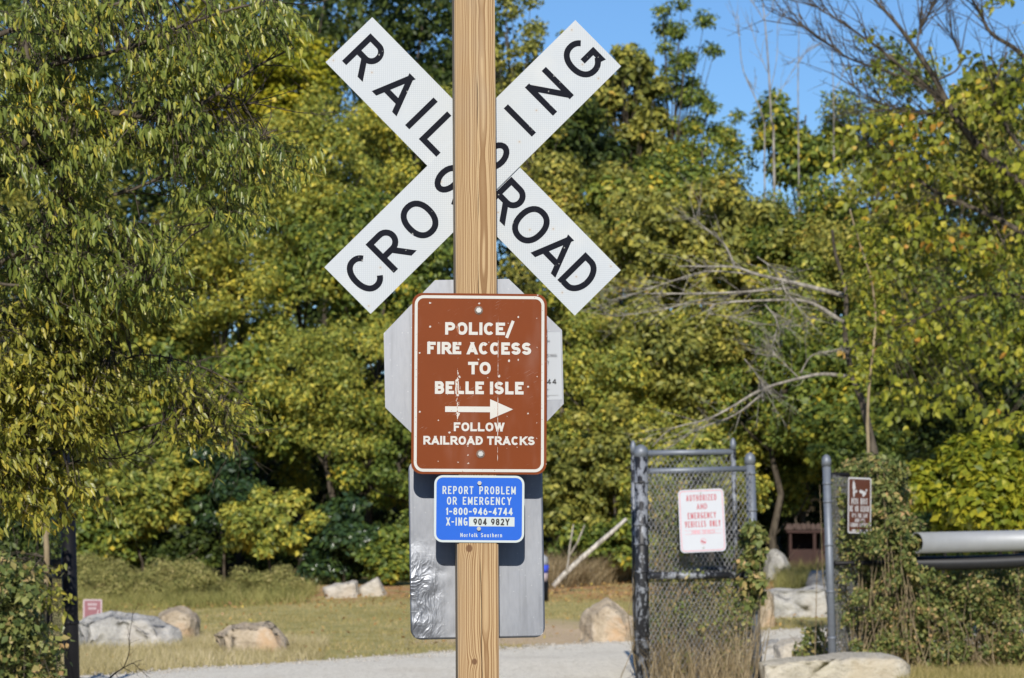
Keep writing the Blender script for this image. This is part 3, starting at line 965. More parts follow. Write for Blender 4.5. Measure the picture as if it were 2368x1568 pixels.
# -- blue emergency sign
def build_blue():
    c = on_post((1550 + 630 / 1.7173) / 1.7297, (1800 + 405 / 1.7173) / 1.7297, HP + 0.0035)
    root = thing("emergency_sign", "small blue sign reading REPORT PROBLEM OR EMERGENCY with a phone number, below the brown one", "sign", c, (0, R(0.4), YAW))
    k = 1 / 2035.0

    def L(zx, zy):
        return ((zx - 630) * k, (405 - zy) * k)
    MB().prism(rrect(0.3045, 0.2255, 0.029), 0, 0.0018).build("plate", BLUE_SHEET, root)
    b = MB()
    ring(b, 0.3043, 0.2253, 0.029, 0.0075, -0.0005)
    b.build("border", BLUE_WHITE, root)
    for s, a, bb, y0, y1, tw, g in [("REPORT PROBLEM", 377, 880, 250, 304, .155, .2), ("OR EMERGENCY", 408, 850, 323, 377, .155, .2), ("1-800-946-4744", 400, 860, 397, 447, .19, .16),
                                    ("X-ING", 404, 550, 464, 520, .16, .18), ("Norfolk Southern", 502, 788, 570, 598, .16, .22)]:
        p, q = L(a, y1), L(bb, y0)
        words(s, p[0], q[0], p[1], q[1], tw, -0.0006, BLUE_WHITE, root, 0.6, g)
    p, q = L(560, 524), L(873, 460)
    m = MB()
    m.prism([(p[0], p[1]), (q[0], p[1]), (q[0], q[1]), (p[0], q[1])], -0.0006, 0.0)
    pan = m.build("number_panel", BLUE_WHITE, root)
    p, q = L(590, 516), L(838, 470)
    words("904 982Y", p[0], q[0], p[1], q[1], .2, -0.0012, PANEL_INK, pan, 0.5, .16)
    for zx, zy in ((630, 228), (628, 540)):
        x, z = L(zx, zy)
        bolt(root, x, z, 0.0, 0.0075, False)


build_blue()


# -- plain rectangular sign back
def build_back():
    c = on_post(1102.3, 1269, -HP - 0.0035)
    root = thing("metal_sign", "blank rectangular aluminium sign back with a crumpled corner, behind the post below", "sign", c, (0, R(-0.9), YAW))
    bm = bmesh.new()
    poly = rrect(0.4595, 0.611, 0.036, 5)
    # plate as a grid so that its dents are real: clip a grid to the rounded outline
    nx, nz = 60, 80
    V, F, idx = [], [], {}
    W, H, r = 0.4595, 0.611, 0.036
    for i in range(nx + 1):
        for j in range(nz + 1):
            x = -W / 2 + W * i / nx
            z = -H / 2 + H * j / nz
            ax, az = abs(x) - (W / 2 - r), abs(z) - (H / 2 - r)
            if ax > 0 and az > 0:
                dd = math.hypot(ax, az)
                if dd > r:
                    x = math.copysign(W / 2 - r + ax / dd * r, x)
                    z = math.copysign(H / 2 - r + az / dd * r, z)
            mk = max(0.0, min(1.0, (-0.03 - x) / 0.13)) * max(0.0, min(1.0, (0.06 - z) / 0.16))
            n1 = mnoise.noise((x * 17, z * 12, 1.3))
            dent = -abs(n1) * 0.004 + 0.0012 * mnoise.noise((x * 30, z * 26, 7.7))
            edge = 0.010 * max(0, (-0.17 - x) / 0.06) * mnoise.noise((0.3, z * 14, 4))
            warp = 0.0022 * mnoise.noise((x * 4, z * 4, 2.2))
            idx[(i, j)] = len(V)
            V.append((x, (dent + edge) * mk + warp, z))
    n0 = len(V)
    V += [(x, y + 0.002, z) for x, y, z in V]
    for i in range(nx):
        for j in range(nz):
            a, b, c2, d = idx[(i, j)], idx[(i + 1, j)], idx[(i + 1, j + 1)], idx[(i, j + 1)]
            F.append((a, b, c2, d))
            F.append((a + n0, d + n0, c2 + n0, b + n0))
    border = [idx[(i, 0)] for i in range(nx)] + [idx[(nx, j)] for j in range(nz)] + [idx[(i, nz)] for i in range(nx, 0, -1)] + [idx[(0, j)] for j in range(nz, 0, -1)]
    for a, b in zip(border, border[1:] + border[:1]):
        F.append((b, a, a + n0, b + n0))
    bm.free()
    m = MB()
    m.add(V, F, True)
    m.build("plate", ALU_DENT, root)


build_back()

# ------------------------------------------------------------------ rocks
def mat_rock(name, cols, stain=(0.45, 0.27, 0.12), st=0.3):
    M = Mat(name)
    o = M.obj()
    n = M.noise(o, 3.2, 8.0, 0.68, 0.4)
    f = M.noise(o, 26.0, 6.0, 0.7)
    c = M.ramp(M.math('ADD', M.math('MULTIPLY', n, 0.7), M.math('MULTIPLY', f, 0.3)), [(0.34, cols[0]), (0.5, cols[1]), (0.66, cols[2])])
    vein = M.noise(M.scale(o, (2.0, 2.0, 7.0)), 1.6, 4.0, 0.6, 1.0)
    c = M.mix(M.math('MULTIPLY', M.math('SUBTRACT', 1.0, M.step(M.math('ABSOLUTE', M.math('SUBTRACT', vein, 0.5)), 0.0, 0.03)), 0.4), c, tuple(x * 0.5 for x in cols[0]))
    c = M.mix(M.math('MULTIPLY', M.step(M.noise(o, 1.7, 4.0, 0.6), 0.52, 0.68), st), c, stain)
    return M.done(c, 0.9, 0, 0.2, M.bump(M.math('ADD', n, M.math('MULTIPLY', f, 0.5)), 0.7, 0.06))


ROCK_GREY = mat_rock("rock_grey", [(0.24, 0.235, 0.225), (0.40, 0.39, 0.37), (0.56, 0.545, 0.51)], (0.42, 0.34, 0.25), 0.25)
ROCK_TAN = mat_rock("rock_tan", [(0.30, 0.24, 0.17), (0.46, 0.38, 0.28), (0.58, 0.51, 0.42)], (0.50, 0.29, 0.13), 0.55)
ROCK_PALE = mat_rock("rock_pale", [(0.34, 0.31, 0.26), (0.50, 0.46, 0.40), (0.62, 0.58, 0.52)], (0.42, 0.33, 0.22), 0.35)
ROCK_SLAB = mat_rock("rock_slab", [(0.36, 0.33, 0.27), (0.50, 0.46, 0.38), (0.60, 0.56, 0.47)], (0.38, 0.29, 0.17), 0.4)


def rock(outline, Y, depth, mat, label, seed, name="boulder", group=None, inset=0.72, sink=0.08, lift=0.0, rough=0.035):
    """outline: photo points round the stone's silhouette at distance Y; hulled with real depth, then weathered"""
    rg = random.Random(seed)
    mx = sum(p[0] for p in outline) / len(outline)
    by = max(p[1] for p in outline)
    P = [at(mx + (px - mx) * 1.06, by + (py - by) * 1.06, Y) for px, py in outline]
    cx = sum(p.x for p in P) / len(P)
    zb = min(p.z for p in P)
    cz = sum(p.z for p in P) / len(P)
    base = Vector((cx, Y, gz(cx, Y)))
    bm = bmesh.new()
    for p in P:
        bm.verts.new((p.x - cx, 0, p.z - base.z))
        for s, sh in ((-1, inset), (1, 0.85)):
            k = sh * rg.uniform(0.86, 1.08)
            kk = sh * rg.uniform(0.86, 1.04)
            bm.verts.new(((p.x - cx) * k, s * depth * 0.5 * rg.uniform(0.75, 1.0), (cz - base.z) + (p.z - cz) * (kk if p.z > cz else 1.0) - (0.0 if p.z > cz else sink)))
    for p in P:
        if p.z < cz:
            bm.verts.new((p.x - cx, 0.0, min(p.z - base.z, 0) - sink))
    res = bmesh.ops.convex_hull(bm, input=bm.verts)
    junk = [g for g in res["geom_interior"] if isinstance(g, bmesh.types.BMVert)]
    bmesh.ops.delete(bm, geom=junk, context='VERTS')
    loose = [v for v in bm.verts if not v.link_faces]
    bmesh.ops.delete(bm, geom=loose, context='VERTS')
    size = max(p.x for p in P) - min(p.x for p in P)
    bmesh.ops.bevel(bm, geom=list(bm.edges), offset=0.016 * size, segments=2, affect='EDGES', clamp_overlap=True)
    bmesh.ops.triangulate(bm, faces=bm.faces)
    for _ in range(3):
        le = [e for e in bm.edges if e.calc_length() > size * 0.07]
        if not le or len(bm.verts) > 5000:
            break
        bmesh.ops.subdivide_edges(bm, edges=le, cuts=1)
        bmesh.ops.triangulate(bm, faces=bm.faces)
    bm.normal_update()
    off = Vector((seed * 3.7, seed * 1.3, 0))
    for v in bm.verts:
        q = v.co / size
        n = mnoise.fractal(q * 4.0 + off, 0.7, 2.1, 4)
        n2 = mnoise.noise(q * 1.7 + off)
        v.co += v.normal * (size * (rough * n + 0.03 * n2))
    me = bpy.data.meshes.new(name)
    bm.to_mesh(me)
    bm.free()
    me.materials.append(mat)
    for f in me.polygons:
        f.use_smooth = True
    o = bpy.data.objects.new(name, me)
    COL.objects.link(o)
    o.location = base + Vector((0, depth * 0.15, lift))
    tag(o, label, "boulder" if name == "boulder" else "stone", group)
    return o


def z2d(pts, s, ox, oy):
    return [((x / s + ox) / 1.7297, (y / s + oy) / 1.7297) for x, y in pts]


rock(z2d([(20, 600), (170, 540), (480, 500), (620, 455), (900, 470), (1240, 520), (1390, 540), (1500, 620), (1700, 740), (1750, 890), (1500, 1080), (600, 1090), (300, 1060), (60, 900)], 4.32, 300, 2350),
     33.2, 0.75, ROCK_GREY, "big low grey boulder in dry grass beside the black gate post", 3)
rock(z2d([(1430, 530), (1480, 450), (1600, 400), (1770, 360), (1900, 380), (2040, 480), (2110, 600), (2100, 800), (2000, 930), (1700, 960), (1450, 900)], 4.32, 300, 2350),
     34.6, 0.6, ROCK_TAN, "round tan boulder leaning against the big grey one", 5)
rock(z2d([(1330, 1310), (1440, 1240), (1650, 1225), (1700, 1255), (1720, 1300), (1780, 1370), (1775, 1450), (1600, 1470), (1400, 1430)], 1.5475, 0, 1700),
     32.0, 0.75, ROCK_TAN, "flat-topped tan boulder alone in the grass left of the sign post", 8, inset=0.8)
rock(z2d([(412, 355), (470, 340), (590, 318), (605, 405), (600, 425), (430, 432)], 1.393, 1000, 2100), 49.0, 0.6, ROCK_PALE, "pale block of stone at the wood's foot, left of a matching one", 11, "stone_block", inset=0.9)
rock(z2d([(607, 355), (712, 293), (765, 405), (760, 432), (630, 432)], 1.393, 1000, 2100), 49.2, 0.5, ROCK_PALE, "tilted pale block of stone at the wood's foot, nearest the crossing signs", 12, "stone_block", inset=0.9)
rock(z2d([(640, 1340), (670, 1260), (730, 1210), (940, 1072), (990, 1078), (1060, 1180), (1290, 1330), (1320, 1500), (1260, 1580), (750, 1590), (690, 1480)], 3.075, 2120, 2050),
     35.0, 0.7, ROCK_TAN, "peaked tan boulder between the metal sign and the chain link gate", 14, inset=0.62)
rock([(1766, 1345), (1768, 1310), (1778, 1278), (1792, 1270), (1812, 1284), (1828, 1312), (1831, 1350)], 56.0, 0.6, ROCK_GREY, "upright pointed grey boulder beside the rusty box", 21)
rock([(1776, 1370), (1800, 1366), (1880, 1359), (1935, 1362), (1938, 1432), (1860, 1436), (1790, 1434)], 42.8, 0.7, ROCK_GREY, "long grey rectangular stone block between the two gate posts", 23, "stone_block", inset=0.93)
rock([(1740, 1376), (1765, 1366), (1788, 1378), (1790, 1420), (1786, 1458), (1745, 1460)], 39.5, 0.5, ROCK_TAN, "tan squared stone partly behind the ivy covered post", 25, "stone_block", inset=0.9)
rock([(1868, 1346), (1880, 1322), (1912, 1322), (1930, 1340), (1930, 1366), (1870, 1366)], 50.0, 0.5, ROCK_GREY, "small grey stone lying right of the upright boulder", 27)
rock([(1755, 1500), (1775, 1484), (1800, 1480), (1808, 1500), (1806, 1532), (1760, 1534)], 31.4, 0.4, ROCK_GREY, "grey stone at the foot of the ivy covered post", 31)
rock([(1790, 1496), (1812, 1480), (1845, 1478), (1872, 1494), (1882, 1530), (1868, 1552), (1800, 1552)], 30.4, 0.45, ROCK_PALE, "cream and grey stone between the gate posts, above the long slab", 33)
rock([(1862, 1500), (1890, 1490), (1920, 1500), (1925, 1545), (1868, 1548)], 30.8, 0.4, ROCK_PALE, "weedy pale stone against the foot of the plain grey post", 35)
rock([(1770, 1540), (1830, 1529), (1930, 1523), (2040, 1520), (2075, 1530), (2100, 1549), (2095, 1610), (1780, 1612)], 27.0, 0.7, ROCK_SLAB, "long pale flat stone slab in front of the gate opening", 37, "stone_slab", inset=0.97, rough=0.012)

# ------------------------------------------------------------------ gates, fences, pipes
def mat_peel():
    M = Mat("peeling_black_paint")
    o = M.obj()
    x, y, z = M.sep(o)
    n = M.noise(M.scale(o, (20, 20, 9)), 1.0, 6.0, 0.7)
    n2 = M.noise(M.scale(o, (2, 2, 1.3)), 1.0, 3.0, 0.6)
    f = M.math('ADD', M.math('MULTIPLY', n, 0.65), M.math('MULTIPLY', n2, 0.35))
    bare = M.mix(M.noise(o, 60.0, 3.0, 0.6), (0.16, 0.175, 0.205), (0.27, 0.285, 0.315))
    c = M.mix(M.step(f, 0.50, 0.53), (0.014, 0.015, 0.019), bare)
    return M.done(c, 0.5, 0.15, 0.5, M.bump(M.step(f, 0.50, 0.53), 0.3, 0.002))


PEEL = mat_peel()
GALV = mat_plain("galvanised_grey", (0.17, 0.19, 0.225), 0.5, 0.3, 0.25, 18.0)
GALV_PIPE = mat_plain("grey_steel_pipe", (0.33, 0.345, 0.365), 0.5, 0.2, 0.16, 9.0)
BLACKP = mat_plain("black_paint", (0.008, 0.008, 0.010), 0.5, 0.0, 0.4, 12.0, 0.2, 0.2)
BLACKPL = mat_plain("black_ribbed_plastic", (0.016, 0.017, 0.021), 0.42, 0.0, 0.3, 10.0)
WIRE = mat_plain("chain_link_wire", (0.24, 0.245, 0.26), 0.5, 0.3, 0.4, 30.0)
WIRE_G = mat_plain("chain_link_grey", (0.27, 0.275, 0.285), 0.5, 0.4, 0.4, 30.0)


def chain_link(parent, origin, A, B, z0, z1, du, dv, mat, r=0.003):
    """woven wire between the plan points A and B, from z0 up to z1 (world heights)"""
    A = Vector((A[0], A[1], 0)); B = Vector((B[0], B[1], 0))
    Lw = (B - A).length
    U = (B - A).normalized()
    Nn = Vector((-U.y, U.x, 0))
    H = z1 - z0
    mb = MB()
    k = dv / du
    for sgn in (1, -1):
        c = -k * Lw - dv if sgn > 0 else 0.0
        cmax = H if sgn > 0 else H + k * Lw
        while c < cmax:
            u0, u1 = 0.0, Lw
            # v = sgn*k*u + c
            pts = []
            ua, ub = sorted(((0 - c) / (sgn * k), (H - c) / (sgn * k)))
            a, b = max(u0, ua), min(u1, ub)
            if b - a > 0.01:
                n = max(2, int((b - a) / du) + 1)
                for i in range(n + 1):
                    u = a + (b - a) * i / n
                    v = sgn * k * u + c
                    bulge = 0.02 * mnoise.noise((u * 1.5, v * 1.5, 5.0))
                    p = A + U * u + Nn * ((0.003 if (i % 2) else -0.003) * sgn + bulge)
                    p.z = z0 + v
                    pts.append(p)
                mb.tube(pts, r, 3, False)
            c += dv
    return mb.build("chain_link_mesh", mat, parent, origin, kind="stuff")


def pole(name, parent, origin, p0, p1, r, mat, seg=14):
    return MB().tube([p0, p1], r, seg).build(name, mat, parent, origin)


def cap(parent, origin, p, r, mat):
    return MB().lathe([(r * 1.12, -0.05), (r * 1.14, 0.0), (r * 1.05, 0.02), (r * 0.8, 0.045), (r * 0.4, 0.06), (0.004, 0.065)], p, 14).build("post_cap", mat, parent, origin)


def band(parent, origin, p, d, r, mat, h=0.022):
    d = d.normalized()
    return MB().tube([p - d * h / 2, p + d * h / 2], r * 1.13, 14).build("band", mat, parent, origin)


def build_gate():
    Y = 27.0
    t0, b0 = at(1482, 1044, Y), at(1487, 1568, Y)
    up = (t0 - b0).normalized()
    b0 = b0 - up * ((b0.z - gz(b0.x, Y) + 0.1) / up.z)
    org = Vector((b0.x, Y, gz(b0.x, Y)))
    root = thing("chain_link_fence", "chain link panel with red lettered sign, hung on thick post of peeling black paint", "fence", org)
    pole("gate_post", root, org, b0, t0, 0.064, PEEL, 18)
    cap(root, org, t0, 0.060, GALV)
    for py in (1115, 1213, 1258, 1322, 1480):
        f = (py - 1044) / (1568 - 1044)
        band(root, org, at(1482 + 5 * f, py, Y), up, 0.064, PEEL)
    Y2 = 27.3
    t1, b1 = at(1734, 1062, Y2), at(1751, 1545, Y2)
    u2 = (t1 - b1).normalized()
    b1 = b1 - u2 * ((b1.z - gz(b1.x, Y2) + 0.1) / u2.z)
    pole("end_post", root, org, b1, t1, 0.046, GALV)
    cap(root, org, t1, 0.046, GALV)
    for py in (1095, 1180, 1400, 1520):
        f = (py - 1062) / (1545 - 1062)
        band(root, org, at(1734 + 17 * f, py, Y2), u2, 0.046, GALV)
    Ya = Y - 0.03
    pole("top_rail", root, org, at(1500, 1090, Ya), at(1730, 1084, Y2), 0.0285, GALV)
    pole("middle_rail", root, org, at(1500, 1331, Ya - 0.09), at(1742, 1330, Y2 - 0.09), 0.033, PEEL)
    a, b = at(1500, 1090, Ya - 0.05), at(1737, 1086, Y2 - 0.05)
    chain_link(root, org, (a.x, a.y), (b.x, b.y), gz(a.x, a.y) + 0.05, at(1600, 1090, Ya).z, 0.045, 0.075, WIRE)
    # the gate leaf standing open behind it
    Yb = 28.1
    o2 = Vector((at(1466, 1200, Yb).x, Yb, gz(at(1466, 1200, Yb).x, Yb)))
    leaf = thing("gate_leaf", "taller chain link gate leaf standing folded behind the signed fence panel", "gate", o2)
    lb = at(1470, 1568, Yb); lt = at(1464, 1034, Yb)
    pole("upright", leaf, o2, Vector((lb.x, Yb, 0.1)), lt, 0.024, PEEL)
    cap(leaf, o2, lt, 0.024, GALV)
    rt, rb_ = at(1695, 1028, Yb), at(1706, 1470, Yb)
    pole("upright", leaf, o2, rb_, rt, 0.024, PEEL)
    cap(leaf, o2, rt, 0.026, GALV)
    pole("top_rail", leaf, o2, at(1466, 1048, Yb), at(1696, 1045, Yb), 0.029, GALV)
    pole("bottom_rail", leaf, o2, at(1470, 1321, Yb), at(1702, 1316, Yb), 0.028, PEEL)
    a, b = at(1468, 1050, Yb), at(1697, 1050, Yb)
    chain_link(leaf, o2, (a.x, a.y + 0.02), (b.x, b.y + 0.02), at(1500, 1319, Yb).z, at(1500, 1050, Yb).z, 0.045, 0.075, WIRE)


build_gate()

SIGN_WHITE = mat_plain("sign_white", (0.50, 0.525, 0.575), 0.5, 0, 0.05, 6, spec=0.15)
SIGN_RED = mat_plain("faded_red_ink", (0.42, 0.11, 0.135), 0.6, 0, 0.2, 12)
SIGN_PINK = mat_plain("faded_pink_ink", (0.62, 0.26, 0.31), 0.5, 0, 0.2, 12)


def build_red_sign():
    Y = 26.78
    c = at(1623.5, 1204, Y)
    root = thing("vehicle_notice", "white sign with red letters AUTHORIZED AND EMERGENCY VEHICLES ONLY, on the chain link", "sign", c, (R(1.0), R(-2.6), R(6)))
    MB().prism(rrect(0.426, 0.577, 0.04), 0, 0.002).build("plate", SIGN_WHITE, root)
    b = MB(); ring(b, 0.403, 0.554, 0.034, 0.006, -0.0015); b.build("border", SIGN_PINK, root)
    k = 0.426 / 975.0

    def L(zx, zy):
        return ((zx - 672) * k, (805 - zy) * k)
    for s, a, bb, zc, h, mt in [("AUTHORIZED", 352, 1000, 322, 128, SIGN_RED), ("AND", 570, 792, 505, 118, SIGN_RED), ("EMERGENCY", 370, 975, 695, 130, SIGN_RED),
                                ("VEHICLES ONLY", 303, 1062, 873, 130, SIGN_RED), ("TOWING ENFORCED", 432, 932, 1040, 72, SIGN_PINK)]:
        p, q = L(a, zc + h / 2), L(bb, zc - h / 2)
        words(s, p[0], q[0], p[1], q[1], .14 if h > 100 else .12, -0.0016, mt, root, 0.5, .15)
    m = MB()
    for zc in (1003, 1080):
        p, q = L(290, zc + 3), L(1075, zc - 3)
        m.add([(p[0], -0.0016, p[1]), (q[0], -0.0016, p[1]), (q[0], -0.0016, q[1]), (p[0], -0.0016, q[1])], [(0, 1, 2, 3)])
    m.build("rule", SIGN_PINK, root)
    # round tow symbol: faded ring, solid red bar sloping through it
    m = MB()
    cx, cz = L(680, 1240)
    rr_ = 62 * k
    n = 24
    m.add([(cx + r_ * math.cos(R(15 * i)), -0.0016, cz + r_ * math.sin(R(15 * i))) for r_ in (rr_, rr_ * 0.84) for i in range(n)],
          [(i, (i + 1) % n, n + (i + 1) % n, n + i) for i in range(n)])
    sym = m.build("tow_symbol", SIGN_PINK, root)
    m = MB()
    q = [L(620, 1218), L(650, 1262), L(715, 1282), L(735, 1252), L(690, 1242), L(650, 1215)]
    m.add([(x, -0.0022, z) for x, z in q], [(0, 1, 2, 3, 4, 5)])
    m.build("slash", SIGN_RED, sym)
    for zx, zy in ((668, 222), (676, 1372)):
        x, z = L(zx, zy)
        bolt(root, x, z, 0.0, 0.009, False)


build_red_sign()


def build_right_fence():
    Y = 28.4
    t, b = at(1911, 1066, Y), at(1925, 1515, Y)
    u = (t - b).normalized()
    b = b - u * ((b.z - gz(b.x, Y) + 0.1) / u.z)
    org = Vector((b.x, Y, gz(b.x, Y)))
    root = thing("vine_covered_fence", "vine smothered chain link fence with a plain grey round post at its end", "fence", org)
    pole("post", root, org, b, t, 0.040, GALV, 16)
    cap(root, org, t, 0.042, GALV)
    for py in (1118, 1160, 1260, 1368, 1475):
        f = (py - 1066) / (1515 - 1066)
        band(root, org, at(1911 + 14 * f, py, Y), u, 0.040, GALV)
    A = at(1925, 1100, Y); B = at(2092, 1100, 30.0)
    chain_link(root, org, (A.x, A.y), (B.x, B.y), gz(A.x, A.y) + 0.02, at(1925, 1098, Y).z, 0.045, 0.075, WIRE_G)
    pole("top_rail", root, org, at(1916, 1098, Y), at(2092, 1100, 30.0), 0.024, BLACKP)
    pole("post", root, org, Vector((B.x, 30.0, 0)), at(2092, 1090, 30.0), 0.035, BLACKP)
    pole("middle_rail", root, org, at(1928, 1303, Y), at(2100, 1300, 28.95), 0.024, BLACKP)


build_right_fence()


def build_pipes():
    # grey steel pipe, open towards the gate
    A, B = at(2126, 1255.5, 28.6), at(2560, 1246, 28.9)
    d = (B - A).normalized()
    n = 28
    u = Vector((0, 0, 1)); u = (u - d * u.dot(d)).normalized(); w = d.cross(u)
    mb = MB()
    vs = []
    Ro, Ri = 0.104, 0.095
    for r_, p in ((Ro, A), (Ro, B), (Ri, A), (Ri, B)):
        for k in range(n):
            a = 2 * math.pi * k / n
            # the mouth is cut on the slant
            sh = d * (0.035 * math.sin(a) - 0.03) if p is A else Vector()
            vs.append(p + sh + (u * math.cos(a) + w * math.sin(a)) * r_)
    fs = []
    for k in range(n):
        k2 = (k + 1) % n
        fs += [(k, k2, n + k2, n + k), (2 * n + k2, 2 * n + k, 3 * n + k, 3 * n + k2), (k2, k, 2 * n + k, 2 * n + k2)]
    mb.add(vs, fs, True)
    org = Vector((B.x, B.y, gz(B.x, B.y)))
    root = thing("steel_pipe", "large grey steel pipe with an open cut end lying level over the vines", "pipe", org)
    mb.build("pipe", GALV_PIPE, root, org)
    pole("support_post", root, org, Vector((B.x - 0.3, B.y + 0.02, 0)), Vector((B.x - 0.3, B.y + 0.02, A.z - 0.09)), 0.06, BLACKP)
    # black ribbed pipe
    A, B = at(2100, 1303, 28.75), at(2560, 1289, 28.95)
    pts, rad = [], []
    N = 150
    for i in range(N + 1):
        f = i / N
        p = A.lerp(B, f)
        p.z += -0.012 * math.sin(math.pi * f * 1.3)
        pts.append(p)
        rad.append(0.069 + (0.006 if i % 2 else 0.0))
    o = MB().tube(pts, rad, 16).build("ribbed_pipe", BLACKPL, None, (B.x, B.y, B.z))
    tag(o, "black ribbed pipe running just below the large grey one", "pipe")


build_pipes()

BROWN2 = mat_plain("leash_sign_brown", (0.095, 0.031, 0.017), 0.45, 0, 0.12, 8)
SIGN_OFFW = mat_plain("leash_sign_white", (0.5, 0.5, 0.52), 0.45, 0, 0.1, 20)


def build_leash_sign():
    Y = 28.42
    c = at(1987.5, 1169, Y)
    W, H = 0.335, 0.545
    root = thing("leash_notice", "narrow brown sign reading PETS MUST BE ON LEASH among vines on the fence", "sign", c, (0, R(1.2), R(41)))
    MB().prism(rrect(W, H, 0.022), 0, 0.002).build("plate", BROWN2, root)
    b = MB(); ring(b, W, H, 0.022, 0.016, -0.0015); b.build("border", SIGN_OFFW, root)
    k = 1 / (1245 / H)
    kx = W / 560.0

    def L(zx, zy):
        return ((zx - 560) * kx, (800 - zy) * k)
    for s, a, bb, y0, y1 in [("PETS MUST", 365, 748, 640, 775), ("BE ON LEASH", 325, 785, 808, 940), ("IT'S THE LAW", 375, 748, 980, 1070), ("AND IT'S", 448, 690, 1092, 1170),
                             ("COMMON COURTESY", 340, 790, 1190, 1280)]:
        p, q = L(a, y1), L(bb, y0)
        words(s, p[0], q[0], p[1], q[1], .2, -0.0016, SIGN_OFFW, root, 0.5, .14)
    m = MB()
    for a, bb in ((382, 465), (480, 552), (572, 655), (668, 765)):
        p, q = L(a, 1375), L(bb, 1335)
        m.add([(p[0], -0.0016, p[1]), (q[0], -0.0016, p[1]), (q[0], -0.0016, q[1]), (p[0], -0.0016, q[1])], [(0, 1, 2, 3)])
    m.build("small_print", SIGN_OFFW, root)
    # walker and dog figure, worn
    m = MB()

    def blob(pts, lv=0):
        m.add([(L(x, y)[0], -0.0016 - 0.0002 * lv, L(x, y)[1]) for x, y in pts], [tuple(range(len(pts)))])
    blob([(402, 252), (425, 252), (432, 285), (400, 288)][::-1])
    blob([(392, 290), (440, 290), (462, 420), (430, 465), (405, 470), (385, 410)][::-1], 1)
    blob([(405, 468), (440, 465), (448, 530), (432, 615), (410, 615), (395, 520)][::-1], 2)
    blob([(448, 462), (500, 458), (495, 500), (455, 530)][::-1], 3)
    blob([(548, 470), (580, 445), (640, 470), (710, 500), (715, 540), (660, 600), (625, 600), (630, 540), (560, 520)][::-1], 4)
    blob([(700, 440), (735, 425), (740, 465), (708, 505)][::-1], 5)
    m.build("walker_and_dog", SIGN_OFFW, root)


build_leash_sign()


def build_left_gate():
    Y = 24.6
    t, b = at(156.5, 1190, Y), at(167, 1568, Y)
    u = (t - b).normalized()
    b = b - u * ((b.z - gz(b.x, Y) + 0.1) / u.z)
    org = Vector((b.x, Y, gz(b.x, Y)))
    root = thing("black_gate_post", "thick black gate post with a thinner black pipe rising from its top", "post", org)
    pole("sleeve", root, org, b, t, 0.066, BLACKP, 18)
    MB().tube([t - u * 0.01, t + u * 0.012], 0.07, 18).build("collar", BLACKP, root, org)
    pole("inner_pipe", root, org, t - u * 0.1, at(152, 1040, Y), 0.031, BLACKP)
    band(root, org, at(163, 1440, Y), u, 0.066, BLACKP, 0.03)
    Y2 = 25.4
    p = at(112, 1180, Y2)
    o2 = Vector((p.x, Y2, gz(p.x, Y2)))
    r2 = thing("black_gate_leaf", "dark chain link gate leaf seen nearly edge on behind the black post", "gate", o2)
    pole("upright", r2, o2, Vector((p.x + 0.02, Y2, 0)), p, 0.033, BLACKP)
    q = at(146, 1180, 24.85)
    for py in (1200, 1330, 1480):
        z = at(112, py, Y2).z
        pole("rail", r2, o2, Vector((p.x, Y2, z)), Vector((q.x, q.y, z)), 0.022, BLACKP)
    chain_link(r2, o2, (p.x, Y2), (q.x, q.y), 0.1, at(112, 1195, Y2).z, 0.05, 0.075, BLACKP, 0.002)
    A, B = at(-120, 1216, 25.2), at(72, 1212, 25.6)
    o = MB().tube([A, B], 0.036, 14).build("grey_rail_pipe", GALV_PIPE, None, (A.x, A.y, 0))
    tag(o, "short grey pipe end poking out of the shrubs left of the black post", "pipe")


build_left_gate()


